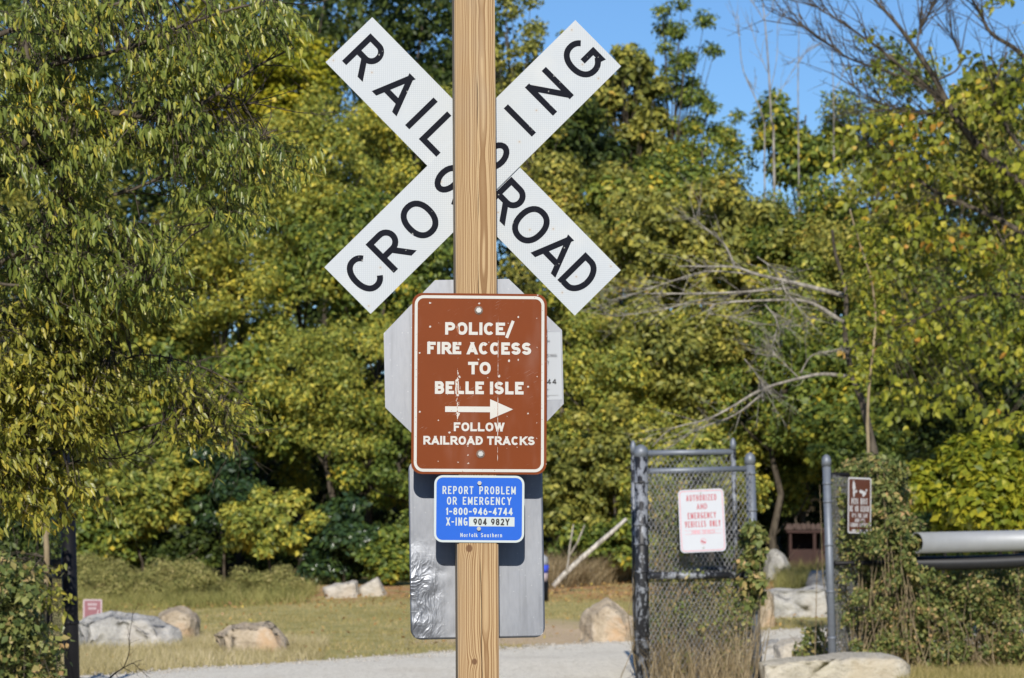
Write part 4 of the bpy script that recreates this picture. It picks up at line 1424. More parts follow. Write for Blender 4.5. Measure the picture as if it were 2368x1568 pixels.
def build_small_things():
    # faded red sign behind the grey boulder
    Y = 37.0
    c = at(214, 1412, Y)
    s = 1 / pxm(Y)
    root = thing("faded_sign", "small faded red sign standing behind the big grey boulder", "sign", (c.x, Y, gz(c.x, Y)))
    z0 = c.z - gz(c.x, Y)
    w, h = 44 * s, 52 * s
    faded = mat_plain("faded_red_plate", (0.24, 0.095, 0.115), 0.6, 0, 0.25, 14)
    fadew = mat_plain("faded_pink_white", (0.42, 0.33, 0.36), 0.6, 0, 0.2, 14)
    MB().prism(rrect(w, h, 0.02, cz=z0), 0, 0.003).build("plate", faded, root)
    b = MB(); ring(b, w, h, 0.02, 0.02, -0.002, cz=z0); b.build("border", fadew, root)
    m = MB()
    for zc, ww in ((z0 + h * 0.22, 0.5), (z0 + h * 0.04, 0.42)):
        for i in range(4):
            x0 = -w * ww / 2 + i * w * ww / 4
            m.add([(x0, -0.002, zc), (x0 + w * ww / 5.2, -0.002, zc), (x0 + w * ww / 5.2, -0.002, zc + h * 0.11), (x0, -0.002, zc + h * 0.11)], [(0, 1, 2, 3)])
    m.add([(w * 0.12, -0.002, -h * 0.45 + z0), (w * 0.2, -0.002, -h * 0.45 + z0), (w * 0.34, -0.002, z0 + h * 0.05), (w * 0.28, -0.002, z0 + h * 0.05)], [(0, 1, 2, 3)])
    m.build("worn_print", fadew, root)
    MB().box((-0.02, 0.004, -0.1), (0.02, 0.03, z0 + h / 2 - 0.03)).build("stake", BARK, root)
    # rusty box
    Y = 57.0
    c = at(1864, 1300, Y)
    g = gz(c.x, Y)
    root = thing("rusty_box", "rusty brown open fronted metal box darkened as if in shade beyond the gate", "box", (c.x, Y, g))
    rust = mat_plain("rust_shade_darkened", (0.04, 0.017, 0.013), 0.8, 0.1, 0.5, 6, 0.4)  # rust colour darkened to stand in for shade on the box
    s = 1 / pxm(Y)
    W2 = 42 * s
    zt = at(1864, 1232, Y).z - g
    MB().box((-W2, -0.3, 0), (-W2 + 0.05, 0.3, zt)).build("side_panel", rust, root)
    MB().box((W2 - 0.05, -0.3, 0), (W2, 0.3, zt)).build("side_panel", rust, root)
    MB().box((-W2 + 0.05, 0.25, 0), (W2 - 0.05, 0.298, zt)).build("back_panel", rust, root)
    MB().box((-W2 + 0.05, -0.297, 0), (W2 - 0.05, -0.26, zt * 0.62)).build("front_panel", rust, root)
    MB().box((-W2 - 0.05, -0.34, zt), (W2 + 0.05, 0.34, zt + 0.045)).build("top_plate", rust, root)
    MB().box((W2 * 0.3, -0.32, 0), (W2 * 0.3 + 0.06, -0.2975, zt)).build("upright_strip", rust, root)
    hp = MB()
    rg = random.Random(4)
    for i in range(14):
        x = -W2 + 2 * W2 * (i + 0.5) / 14
        hp.lathe([(0.06, 0), (0.08, 0.03), (0.05, 0.05 + 0.07 * rg.random()), (0.01, 0.14)], (x + rg.uniform(-.03, .03), rg.uniform(-.2, .2), zt + 0.045), 7)
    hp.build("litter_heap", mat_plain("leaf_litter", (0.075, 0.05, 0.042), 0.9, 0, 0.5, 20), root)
    # bin beyond the metal sign
    Y = 47.5
    c = at(1249, 1372, Y)
    g = gz(c.x, Y)
    root = thing("litter_bin", "pale bin with bright blue band and grey domed top, peeping past the metal sign", "bin", (c.x, Y, g))
    s = 1 / pxm(Y)

    def zz(py):
        return at(1249, py, Y).z - g
    MB().lathe([(0.13, 0.0), (0.14, zz(1345))], (0, 0, 0), 18).build("base", BLACKP, root)
    MB().lathe([(0.125, zz(1345)), (0.13, zz(1325))], (0, 0, 0), 18).build("body", mat_plain("bin_pink_grey", (0.42, 0.34, 0.36), 0.6), root)
    MB().lathe([(0.132, zz(1325)), (0.145, zz(1307))], (0, 0, 0), 18).build("band", mat_plain("bin_blue", (0.05, 0.09, 0.62), 0.5), root)
    MB().lathe([(0.13, zz(1307)), (0.135, zz(1298)), (0.12, zz(1288)), (0.07, zz(1283)), (0.01, zz(1281))], (0, 0, 0), 18).build("lid", mat_plain("bin_grey", (0.32, 0.33, 0.36), 0.5), root)
    # fallen pale trunk and grey sticks
    Y = 50.0
    pts = [at(1280, 1356, Y), at(1300, 1333, Y), at(1340, 1295, Y + 0.1), at(1385, 1256, Y + 0.2), at(1420, 1226, Y + 0.3), at(1448, 1200, Y + 0.4)]
    root = thing("fallen_trunk", "pale fallen tree trunk leaning up out of the brush left of the gate", "log", (pts[0].x, Y, gz(pts[0].x, Y)))
    og = root.location.copy()
    MB().tube(pts, [0.05, 0.046, 0.044, 0.04, 0.035, 0.03], 10).build("trunk", BARK_WHITE, root, og)
    MB().tube([at(1307, 1338, Y), at(1314, 1300, Y), at(1318, 1262, Y), at(1326, 1212, Y)], [0.026, 0.02, 0.017, 0.012], 7).build("branch", BARK_GREY, root, og)
    MB().tube([at(1314, 1290, Y), at(1335, 1255, Y), at(1352, 1214, Y)], [0.018, 0.016, 0.012], 7).build("branch", BARK_GREY, root, og)


build_small_things()

# ------------------------------------------------------------------ foliage
def in_poly(x, y, poly):
    c = False
    n = len(poly)
    for i in range(n):
        (x1, y1), (x2, y2) = poly[i], poly[(i + 1) % n]
        if (y1 > y) != (y2 > y) and x < (x2 - x1) * (y - y1) / (y2 - y1) + x1:
            c = not c
    return c


def grid_pts(poly, step, Y0, Y1, r, rg):
    xs = [p[0] for p in poly]; ys = [p[1] for p in poly]
    out = []
    y = min(ys)
    while y <= max(ys):
        x = min(xs)
        while x <= max(xs):
            qx, qy = x + rg.uniform(-step, step) * .5, y + rg.uniform(-step, step) * .5
            if in_poly(qx, qy, poly):
                out.append((qx, qy, rg.uniform(Y0, Y1), r * rg.uniform(.6, 1.3)))
            x += step
        y += step
    return out


def unit(a):
    return a / np.maximum(np.linalg.norm(a, axis=1, keepdims=True), 1e-9)


def leaves(P, Nrm, Ax, L, W, hexa=False, fold=0.12):
    """leaf faces at P with normals Nrm, growing along Ax"""
    n = len(P)
    Nrm = unit(Nrm)
    Ax = unit(Ax - Nrm * np.sum(Ax * Nrm, axis=1, keepdims=True))
    B = np.cross(Nrm, Ax)
    L = L[:, None]; W = W[:, None]
    if not hexa:
        V = np.stack([P, P + Ax * L * 0.45 + B * W * 0.5 + Nrm * W * fold, P + Ax * L, P + Ax * L * 0.45 - B * W * 0.5 + Nrm * W * fold], axis=1).reshape(-1, 3)
        b = np.arange(n)[:, None] * 4
        F = np.concatenate([b + np.array([[0, 1, 2]]), b + np.array([[0, 2, 3]])])
    else:
        cur = -Nrm * L * 0.12
        V = np.stack([P, P + Ax * L * 0.3 + B * W * 0.5 + Nrm * W * fold, P + Ax * L * 0.68 + B * W * 0.36 + Nrm * W * fold + cur * .4, P + Ax * L + cur,
                      P + Ax * L * 0.68 - B * W * 0.36 + Nrm * W * fold + cur * .4, P + Ax * L * 0.3 - B * W * 0.5 + Nrm * W * fold], axis=1).reshape(-1, 3)
        b = np.arange(n)[:, None] * 6
        F = np.concatenate([b + np.array([[0, 1, 2]]), b + np.array([[0, 2, 3]]), b + np.array([[0, 3, 4]]), b + np.array([[0, 4, 5]])])
    return V, F


def clump_leaves(rng, C, CR, n, L, W, flat=0.75, up=0.35, droop=0.4, shell=0.5, rnd=0.75):
    """n leaves spread over clumps with centres C and radii CR"""
    wgt = CR ** 2
    idx = rng.choice(len(C), n, p=wgt / wgt.sum())
    D = unit(rng.normal(size=(n, 3)))
    rr = CR[idx] * (shell + (1 - shell) * rng.random(n) ** 0.6) * rng.uniform(0.85, 1.18, n)
    P = C[idx] + D * rr[:, None] * np.array([1, 1, flat])
    N = D * 0.7 + np.array([0, 0, up]) + rng.normal(size=(n, 3)) * rnd * 0.6
    A = rng.normal(size=(n, 3)) + np.array([0, 0, -droop * 2])
    return leaves(P, N, A, L * rng.uniform(0.5, 1.5, n), W * rng.uniform(0.55, 1.45, n))


def ellipsoid_clumps(rng, c, rad, k, cr, power=0.45, low=-1.0):
    D = unit(rng.normal(size=(k, 3)))
    D[:, 2] = np.maximum(D[:, 2], low)
    r = rng.random(k) ** power
    C = np.array(c) + D * r[:, None] * np.array(rad)
    return C, cr * rng.uniform(0.6, 1.3, k)


TREE_RNG = random.Random(99)


def tree(px, Y, py_mid, rx, rz, mat, n, label, group="trees of the wood behind the grass", seed=1, name="tree", L=0.135, W=0.085, cr=0.5, k=None, py_base=None, bark=BARK, ry=None,
         open_=False, droop=0.4, trunk_r=0.09, cat="tree"):
    rng = np.random.default_rng(seed)
    c = at(px, py_mid, Y)
    g = gz(c.x, Y)
    base = Vector((c.x, Y, g))
    root = thing(name, label, cat, base, group=group)
    h = c.z - g
    ry = ry or rx * 0.8
    k = k or max(14, int((0.45 if open_ else 1.0) * rx * ry * rz / cr ** 3))
    n = int(n * (1.3 if open_ else (0.75 if Y >= 70 else 1.5)))
    C, CR = ellipsoid_clumps(rng, (0, 0, h), (rx, ry, rz), k, cr)
    C[:, 2] = np.maximum(C[:, 2], 0.25)
    V, F = clump_leaves(rng, C, CR, n, L, W, droop=droop, shell=0.35 if not open_ else 0.2)
    np_mesh("crown", V, F, mat, root)
    mb = MB()
    rg = random.Random(seed)
    pts = [Vector((0, 0, -0.1))]
    nseg = 6
    top = h + rz * 0.55
    for i in range(1, nseg + 1):
        pts.append(Vector((rg.uniform(-.12, .12) * i * 0.5, rg.uniform(-.1, .1) * i * 0.5, top * i / nseg)))
    mb.tube(pts, [trunk_r * (1 - 0.8 * i / nseg) for i in range(nseg + 1)], 7)
    order = rng.permutation(len(C))[: (60 if open_ else 7)]
    for i in order:
        q = Vector(C[i])
        f = max(0.25, min(0.9, (q.z * 0.72) / max(top, .1)))
        ii = int(f * nseg)
        s = pts[min(ii, nseg)].lerp(pts[min(ii + 1, nseg)], f * nseg - ii)
        mid = s.lerp(q, 0.55) + Vector((0, 0, -0.12 * (q - s).length + 0.1))
        r0 = trunk_r * 0.42 * (1 - 0.5 * f)
        mb.tube([s, mid, q], [r0, r0 * 0.6, r0 * 0.25], 5, False)
    mb.build("trunk", bark, root)
    return root


# the wood, from the back forward.  (photo x, distance, photo y of crown middle, half width m, half height m, leaf colours, leaf count, label)
T = [
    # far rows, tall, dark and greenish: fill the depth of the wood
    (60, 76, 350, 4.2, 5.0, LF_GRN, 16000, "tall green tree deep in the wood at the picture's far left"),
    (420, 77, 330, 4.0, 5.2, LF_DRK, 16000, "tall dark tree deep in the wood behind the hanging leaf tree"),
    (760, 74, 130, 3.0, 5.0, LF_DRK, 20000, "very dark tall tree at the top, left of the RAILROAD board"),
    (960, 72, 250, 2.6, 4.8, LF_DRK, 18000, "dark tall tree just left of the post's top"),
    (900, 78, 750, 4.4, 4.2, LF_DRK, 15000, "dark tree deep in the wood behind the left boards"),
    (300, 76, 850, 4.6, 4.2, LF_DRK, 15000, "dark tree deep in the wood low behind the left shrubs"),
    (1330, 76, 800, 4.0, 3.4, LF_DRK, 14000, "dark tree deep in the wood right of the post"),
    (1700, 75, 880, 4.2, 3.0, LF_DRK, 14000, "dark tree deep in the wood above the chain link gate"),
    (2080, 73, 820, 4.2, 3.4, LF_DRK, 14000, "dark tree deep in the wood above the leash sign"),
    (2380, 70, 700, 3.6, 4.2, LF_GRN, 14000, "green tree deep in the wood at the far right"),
    # second row
    (1200, 66, 190, 1.5, 2.2, LF_OLV, 4200, "thin crowned tree with sky showing through, right of the post's top"),
    (1330, 67, 330, 1.6, 1.5, LF_DRK, 6000, "dark bushy tree below the CROSSING board's right end"),
    (1560, 70, 240, 1.6, 2.6, LF_GRN, 7500, "tall open tree against blue sky with few leafy sprays"),
    (1430, 69, 260, 1.2, 1.8, LF_OLV, 5000, "thin olive tree with open crown just right of the CROSSING board"),
    (1745, 66, 520, 1.1, 0.9, LF_OLV, 5000, "low olive treetop at the foot of the bare saplings"),
    (1625, 68, 400, 1.0, 1.0, LF_GRN, 3600, "small leafy green tree under the open tall tree"),
    (1860, 66, 330, 1.3, 1.2, LF_GRN, 4200, "round green treetop against the sky, middle right"),
    (2020, 65, 270, 1.3, 1.5, LF_GRN, 4200, "dark green treetop under the bare twigs, right"),
    (560, 62, 170, 2.0, 1.9, LF_BRT, 11000, "bright yellow tree glimpsed beyond the hanging leaves, upper left"),
    (960, 62, 330, 1.4, 1.5, LF_YEL, 8000, "yellow tree between RAILROAD board and post"),
    (700, 60, 420, 1.8, 1.9, LF_YEL, 14000, "yellow-green tree left of where the boards cross"),
    (860, 59, 640, 2.0, 1.7, LF_GRN, 14000, "yellow-green tree just under the CROSSING board's left half"),
    (520, 59, 640, 1.9, 1.8, LF_YEL, 14000, "yellow-green tree behind the lower hanging twigs"),
    (260, 60, 760, 2.2, 2.0, LF_YEL, 13000, "yellowing tree hidden largely by the hanging leaves, left"),
    (60, 60, 500, 2.4, 2.4, LF_OLV, 12000, "olive tree behind the hanging leaf tree, leftmost"),
    (1290, 64, 470, 1.7, 1.5, LF_OLV, 11000, "olive tree filling the notch right of the post between the boards"),
    (1500, 64, 470, 1.4, 1.1, LF_GRN, 9000, "green treetop under the thin olive tree, right of the boards"),
    (1400, 61, 640, 2.2, 1.7, LF_OLV, 15000, "olive-gold tree right of the crossing boards, below the sky"),
    (1640, 60, 560, 1.9, 1.5, LF_OLV, 13000, "olive-gold rounded tree under the open tall tree, middle right"),
    (1850, 60, 600, 1.9, 1.5, LF_GRN, 13000, "olive-gold tree in front of the round green treetop"),
    (2080, 59, 560, 1.9, 1.9, LF_OLV, 12000, "olive tree behind the long dark limbs at right"),
    (2340, 57, 450, 1.7, 2.3, LF_OLV, 11000, "tall olive tree filling the upper right corner"),
    # front row
    (760, 56.5, 900, 2.0, 1.5, LF_YEL, 14000, "yellow-green tree left of the octagonal sign"),
    (480, 56.5, 960, 1.9, 1.4, LF_GRN, 13000, "yellow flecked tree low behind the pale hanging twigs"),
    (950, 56, 1050, 1.3, 1.3, LF_GRN, 9000, "olive tree directly left of the brown sign"),
    (1370, 56.5, 930, 1.8, 1.6, LF_YEL, 13000, "yellow-green tree right of the brown sign"),
    (1560, 57, 820, 1.8, 1.4, LF_OLV, 12000, "olive tree behind the grey dead branches"),
    (1790, 57, 860, 1.8, 1.5, LF_GRN, 12000, "olive tree behind the dead tree's trunk"),
    (2040, 56, 900, 1.9, 1.6, LF_GRN, 12000, "green tree above the leash sign"),
    (2290, 54, 820, 1.9, 2.0, LF_GRN, 13000, "green tree at the right edge, half way up"),
]
for i, (px, Y, py, rx, rz, mt, n, lab) in enumerate(T):
    opn = "tall open" in lab or "open crown" in lab or "sky showing" in lab
    tree(px, Y, py, rx, rz, mt, n, lab, seed=100 + i, k=60 if opn else None, cr=0.26 if opn else (0.36, 0.46, 0.40, 0.52)[i % 4] * (1.0 if Y < 64 else 1.3), L=(0.085, 0.12, 0.10, 0.14, 0.09)[i % 5] * (1.0 if Y < 64 else 1.25), W=(0.06, 0.07, 0.045, 0.09, 0.06)[i % 5] * (1.0 if Y < 64 else 1.25), open_=opn, bark=BARK)

def wood_mass(name, label, regions, n, L, W, mat, seed, step=55, r=0.5, cut=None):
    """foliage of the wood that reads as one mass"""
    rng = np.random.default_rng(seed)
    rg = random.Random(seed)
    pts = []
    for poly, Y0, Y1 in regions:
        pts += grid_pts(poly, step, Y0, Y1, r, rg)
    if cut is not None:
        pts = [p for p in pts if mnoise.noise((p[0] * 0.0055, p[1] * 0.007, seed)) > cut]
    C = np.array([tuple(at(a, b, Y)) for a, b, Y, q in pts])
    CR = np.array([q for *_, q in pts])
    V, F = clump_leaves(rng, C, CR, n, L, W, shell=0.2)
    o = np_mesh(name, V, F, mat)
    tag(o, label, kind="stuff")


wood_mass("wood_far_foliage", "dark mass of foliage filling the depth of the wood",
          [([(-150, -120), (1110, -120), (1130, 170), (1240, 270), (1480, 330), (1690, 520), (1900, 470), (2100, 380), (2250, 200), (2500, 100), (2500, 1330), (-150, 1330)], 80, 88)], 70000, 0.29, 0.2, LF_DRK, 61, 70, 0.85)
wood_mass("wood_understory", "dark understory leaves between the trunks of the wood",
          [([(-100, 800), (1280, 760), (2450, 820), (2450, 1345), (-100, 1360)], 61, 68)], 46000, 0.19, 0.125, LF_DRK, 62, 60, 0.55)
wood_mass("wood_edge_foliage", "mixed olive and yellow leaves along the sunny edge of the wood",
          [([(-60, 560), (500, 500), (1050, 420), (1060, 1180), (700, 1120), (200, 1150), (-60, 1150)], 57.5, 60.5), ([(1240, 620), (2400, 560), (2400, 1080), (1900, 1100), (1240, 1240)], 57.5, 60.5)],
          46000, 0.115, 0.076, LF_YEL, 63, 46, 0.38, cut=0.08)
wood_mass("wood_foot_foliage", "green leaves low along the foot of the wood",
          [([(180, 1180), (1000, 1180), (1000, 1345), (180, 1350)], 55, 57.5), ([(1240, 1150), (1740, 1120), (1740, 1330), (1240, 1345)], 56, 59)],
          17000, 0.12, 0.08, LF_GRN, 64, 46, 0.33, cut=0.0)

wood_mass("wood_flank_foliage", "green woodland carrying on past both sides of the picture",
          [([(-800, -60), (-90, 0), (-90, 1345), (-800, 1345)], 58, 66), ([(2440, 150), (3100, 100), (3100, 1340), (2440, 1340)], 58, 66)], 24000, 0.30, 0.2, LF_GRN, 66, 70, 0.7)

SHR = [
    # shrubs at the wood's foot
    (330, 54, 1120, 1.2, 0.9, LF_YEL, 8000, "yellow-green shrub right of the black post's thin top"),
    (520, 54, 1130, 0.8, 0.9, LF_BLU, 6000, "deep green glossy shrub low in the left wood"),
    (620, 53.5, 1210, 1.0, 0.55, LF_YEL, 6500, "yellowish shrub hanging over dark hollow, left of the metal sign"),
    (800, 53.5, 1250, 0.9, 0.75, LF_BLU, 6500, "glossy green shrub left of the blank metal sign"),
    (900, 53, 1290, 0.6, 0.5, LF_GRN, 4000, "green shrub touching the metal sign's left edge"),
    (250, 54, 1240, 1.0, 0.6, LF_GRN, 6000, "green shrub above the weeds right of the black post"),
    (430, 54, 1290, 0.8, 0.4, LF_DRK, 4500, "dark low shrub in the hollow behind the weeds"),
    (1330, 55, 1130, 1.3, 0.9, LF_OLV, 8000, "brownish olive shrub right of the brown sign's foot"),
    (1430, 54.5, 1020, 0.9, 0.8, LF_WEED if False else LF_OLV, 5500, "grey-olive shrub above the fallen pale trunk"),
    (1400, 54, 1260, 1.0, 0.5, LF_GRN, 5000, "low green shrub behind the fallen pale trunk"),
    (1600, 54, 1110, 1.4, 1.0, LF_YEL, 9000, "yellow-green shrub seen through the top of the gate"),
    (1850, 58.5, 1010, 1.2, 0.85, LF_YEL, 8000, "yellow shrub between the two gate posts, high up"),
    (1800, 59, 1120, 0.8, 0.55, LF_YEL, 4500, "yellow sprays hanging between the gate posts"),
    (1980, 50, 1020, 1.0, 0.7, LF_GRN, 7000, "green shrub just above the leash sign"),
    (2200, 36, 1130, 0.85, 0.5, LF_BRT, 8000, "bright yellow-green bush above the grey pipe"),
    (2340, 35, 1120, 0.8, 0.48, LF_BRT, 7000, "bright yellow bush at the right edge above the pipes"),
    (2260, 44, 980, 1.2, 0.7, LF_DRK, 6000, "dark grey-green shrub above the bright yellow bushes"),
    (2150, 38, 1250, 1.1, 0.35, LF_GRN, 6000, "green shrub behind the pipes"),
]
for i, (px, Y, py, rx, rz, mt, n, lab) in enumerate(SHR):
    tree(px, Y, py, rx, rz, mt, n, lab, group="shrubs along the foot of the wood", seed=300 + i, name="shrub", cr=0.27, L=0.11, W=0.075, trunk_r=0.03, cat="shrub")

# ------------------------------------------------------------------ near trees built on limbs traced through the picture
def smooth_path(pts, n=5):
    """Catmull-Rom through points"""
    P = [Vector(p) for p in pts]
    P = [P[0] * 2 - P[1]] + P + [P[-1] * 2 - P[-2]]
    out = []
    for i in range(1, len(P) - 2):
        for k in range(n):
            t = k / n
            a, b, c, d = P[i - 1], P[i], P[i + 1], P[i + 2]
            out.append(0.5 * ((2 * b) + (c - a) * t + (2 * a - 5 * b + 4 * c - d) * t * t + (3 * b - a - 3 * c + d) * t ** 3))
    out.append(P[-2])
    return out


def limb(mb, pix, Y, r0, r1, dY=0.0, seed=0, seg=7, jit=0.0):
    rg = random.Random(seed)
    n = len(pix)
    pts = [at(px, py, Y + dY * i / max(n - 1, 1) + rg.uniform(-jit, jit)) for i, (px, py) in enumerate(pix)]
    path = smooth_path(pts, 5)
    m = len(path)
    mb.tube(path, [r0 + (r1 - r0) * (i / (m - 1)) ** 0.8 for i in range(m)], seg)
    return path


def side_twigs(mb, path, rg, count, lmin, lmax, r, spread=0.8, up=0.15, sub=2):
    ends = []
    m = len(path)
    for _ in range(count):
        i = rg.randrange(int(m * 0.2), m - 1)
        d = (path[i + 1] - path[i]).normalized()
        v = Vector((rg.gauss(0, 1), rg.gauss(0, 1), rg.gauss(0, 1)))
        v = (d * 0.9 + v.normalized() * spread + Vector((0, 0, up))).normalized()
        Lg = rg.uniform(lmin, lmax)
        p0 = path[i]
        p1 = p0 + v * Lg * 0.5 + Vector((0, 0, rg.uniform(-.04, .04)))
        v2 = (v + Vector((rg.gauss(0, .25), rg.gauss(0, .25), rg.gauss(0, .25)))).normalized()
        p2 = p1 + v2 * Lg * 0.5
        mb.tube([p0, p1, p2], [r, r * 0.7, r * 0.3], 4, False)
        ends.append((p0, p1, p2))
        for _k in range(sub):
            q = p0.lerp(p2, rg.uniform(0.35, 0.95))
            vv = (v + Vector((rg.gauss(0, .7), rg.gauss(0, .7), rg.gauss(0, .7)))).normalized()
            mb.tube([q, q + vv * Lg * rg.uniform(0.2, 0.45)], [r * 0.5, r * 0.2], 3, False)
    return ends


def sprays(region, n, Y0, Y1, paths, mb, rg, nleaf, L, W, droop, mat, name, parent, origin, seed, tw_len=0.28, cut=0.35, nsc=0.008, reach=0.75, hexa=True, dirx=0.6, spread=0.05, tr=1.0):
    """leafy twigs scattered through a region of the tree, each grown from the nearest limb"""
    rng = np.random.default_rng(seed)
    allp = [p for path in paths for p in path]
    PA = np.array([tuple(p) for p in allp])
    xs = [p[0] for p in region]; ys = [p[1] for p in region]
    P, N, A = [], [], []
    tries = 0
    made = 0
    while made < n and tries < n * 30:
        tries += 1
        px, py = rg.uniform(min(xs), max(xs)), rg.uniform(min(ys), max(ys))
        if not in_poly(px, py, region):
            continue
        if mnoise.noise((px * nsc, py * nsc, seed * 1.7)) * 0.5 + 0.5 + 0.25 * mnoise.noise((px * nsc * 3, py * nsc * 3, seed)) < cut:
            continue
        made += 1
        c = at(px, py, rg.uniform(Y0, Y1))
        k = int(np.argmin(np.sum((PA - np.array(c)) ** 2, axis=1)))
        q = allp[k]
        dv = c - q
        if dv.length > reach:
            q = c - dv.normalized() * reach
        d = Vector((dirx + rg.gauss(0, .5), rg.gauss(0, .6), rg.uniform(-.35, .25))).normalized()
        e = c + d * tw_len * rg.uniform(0.6, 1.2)
        e.z -= 0.04 * droop
        mid = q.lerp(c, 0.5) + Vector((0, 0, 0.05))
        mb.tube([q, mid, c, e], [0.005 * tr, 0.004 * tr, 0.003 * tr, 0.0012 * tr], 3, False)
        m = nleaf + rg.randint(-4, 4)
        m = max(3, m)
        for i in range(m):
            t = (i + rg.random()) / m
            p = c.lerp(e, t) if t > 0.15 else mid.lerp(c, rg.uniform(0.5, 1.0))
            p = p + Vector((rg.gauss(0, spread * .6), rg.gauss(0, spread * .6), rg.gauss(0, spread * .4)))
            P.append(tuple(p))
            a = Vector((d.x * 0.35 + rg.gauss(0, .3), d.y * 0.3 + rg.gauss(0, .3), -droop + rg.gauss(0, .3)))
            A.append(tuple(a))
            N.append((rg.gauss(0, .7), -0.35 + rg.gauss(0, .7), 0.35 + rg.gauss(0, .5)))
    P, N, A = np.array(P), np.array(N), np.array(A)
    m = len(P)
    V, F = leaves(P, N, A, L * rng.uniform(0.65, 1.25, m), W * rng.uniform(0.7, 1.25, m), hexa)
    return np_mesh(name, V, F, mat, parent, origin)


def build_left_tree():
    Y = 14.0
    K = 14.0 / 19.2
    bx = at(-150, 1100, Y).x
    org = Vector((bx, Y, gz(bx, Y)))
    root = thing("hanging_leaf_tree", "near tree at upper left with dense narrow drooping leaves on dark limbs", "tree", org)
    rg = random.Random(5)
    mb = MB()
    tr = [Vector((bx, Y, -0.1)), Vector((bx + .03, Y, 1.2)), Vector((bx - .03, Y, 2.4)), Vector((bx + .02, Y + .1, 3.6)), Vector((bx, Y, 5.2))]
    mb.tube(smooth_path(tr, 4), [0.062 - 0.04 * i / 16 for i in range(17)], 9)
    defs = [([(-130, 620), (-60, 480), (0, 385), (60, 325), (110, 290), (190, 268), (270, 262), (380, 275), (430, 262), (520, 205), (600, 150), (680, 110)], 0.045, 0.006, -0.2),
            ([(200, 268), (270, 258), (340, 268), (400, 282)], 0.014, 0.006, 0.1),
            ([(-130, 760), (-40, 640), (60, 575), (98, 566), (147, 454), (210, 372), (240, 330)], 0.022, 0.006, 0.3),
            ([(150, 470), (200, 465), (300, 440), (380, 405), (450, 365), (560, 330), (640, 300)], 0.018, 0.004, 0.2),
            ([(-130, 300), (0, 190), (90, 160), (160, 140), (300, 110), (420, 60), (560, 15), (700, -10)], 0.03, 0.005, -0.3),
            ([(-130, 160), (0, 80), (100, 50), (250, 15), (380, -30)], 0.026, 0.008, 0.4),
            ([(58, -20), (60, 70), (62, 150), (66, 240)], 0.016, 0.02, 0.1),
            ([(-100, 420), (40, 400), (170, 350), (330, 330), (470, 300), (560, 250)], 0.014, 0.004, 0.6),
            ([(-100, 560), (60, 520), (200, 540), (330, 545), (440, 520), (530, 510)], 0.014, 0.004, 0.5),
            ([(-80, 640), (40, 660), (160, 640), (260, 625), (340, 650)], 0.013, 0.004, -0.3),
            ([(430, 262), (520, 250), (600, 235)], 0.008, 0.003, 0.1)]
    paths = [limb(mb, pix, Y, a * K, b * K, dy * K, i, 7, 0.09) for i, (pix, a, b, dy) in enumerate(defs)]
    for p in paths:
        side_twigs(mb, p, rg, 10, 0.15, 0.44, 0.0036, 0.8, 0.1)
    reg = [(-80, -40), (420, -40), (560, -5), (670, -5), (650, 30), (640, 90), (560, 130), (500, 165), (560, 215), (610, 260), (600, 300), (640, 335), (650, 380), (560, 440), (540, 520), (520, 590), (420, 640), (300, 690), (180, 700), (-80, 700)]
    sprays(reg, 930, Y - 0.5, Y + 0.75, paths, mb, rg, 17, 0.060, 0.0175, 1.5, LF_NEAR, "crown", root, org, 11, cut=0.43, nsc=0.0065, tw_len=0.2, reach=0.55, spread=0.036, tr=0.73)
    mb.build("trunk", BARK, root, org)


build_left_tree()


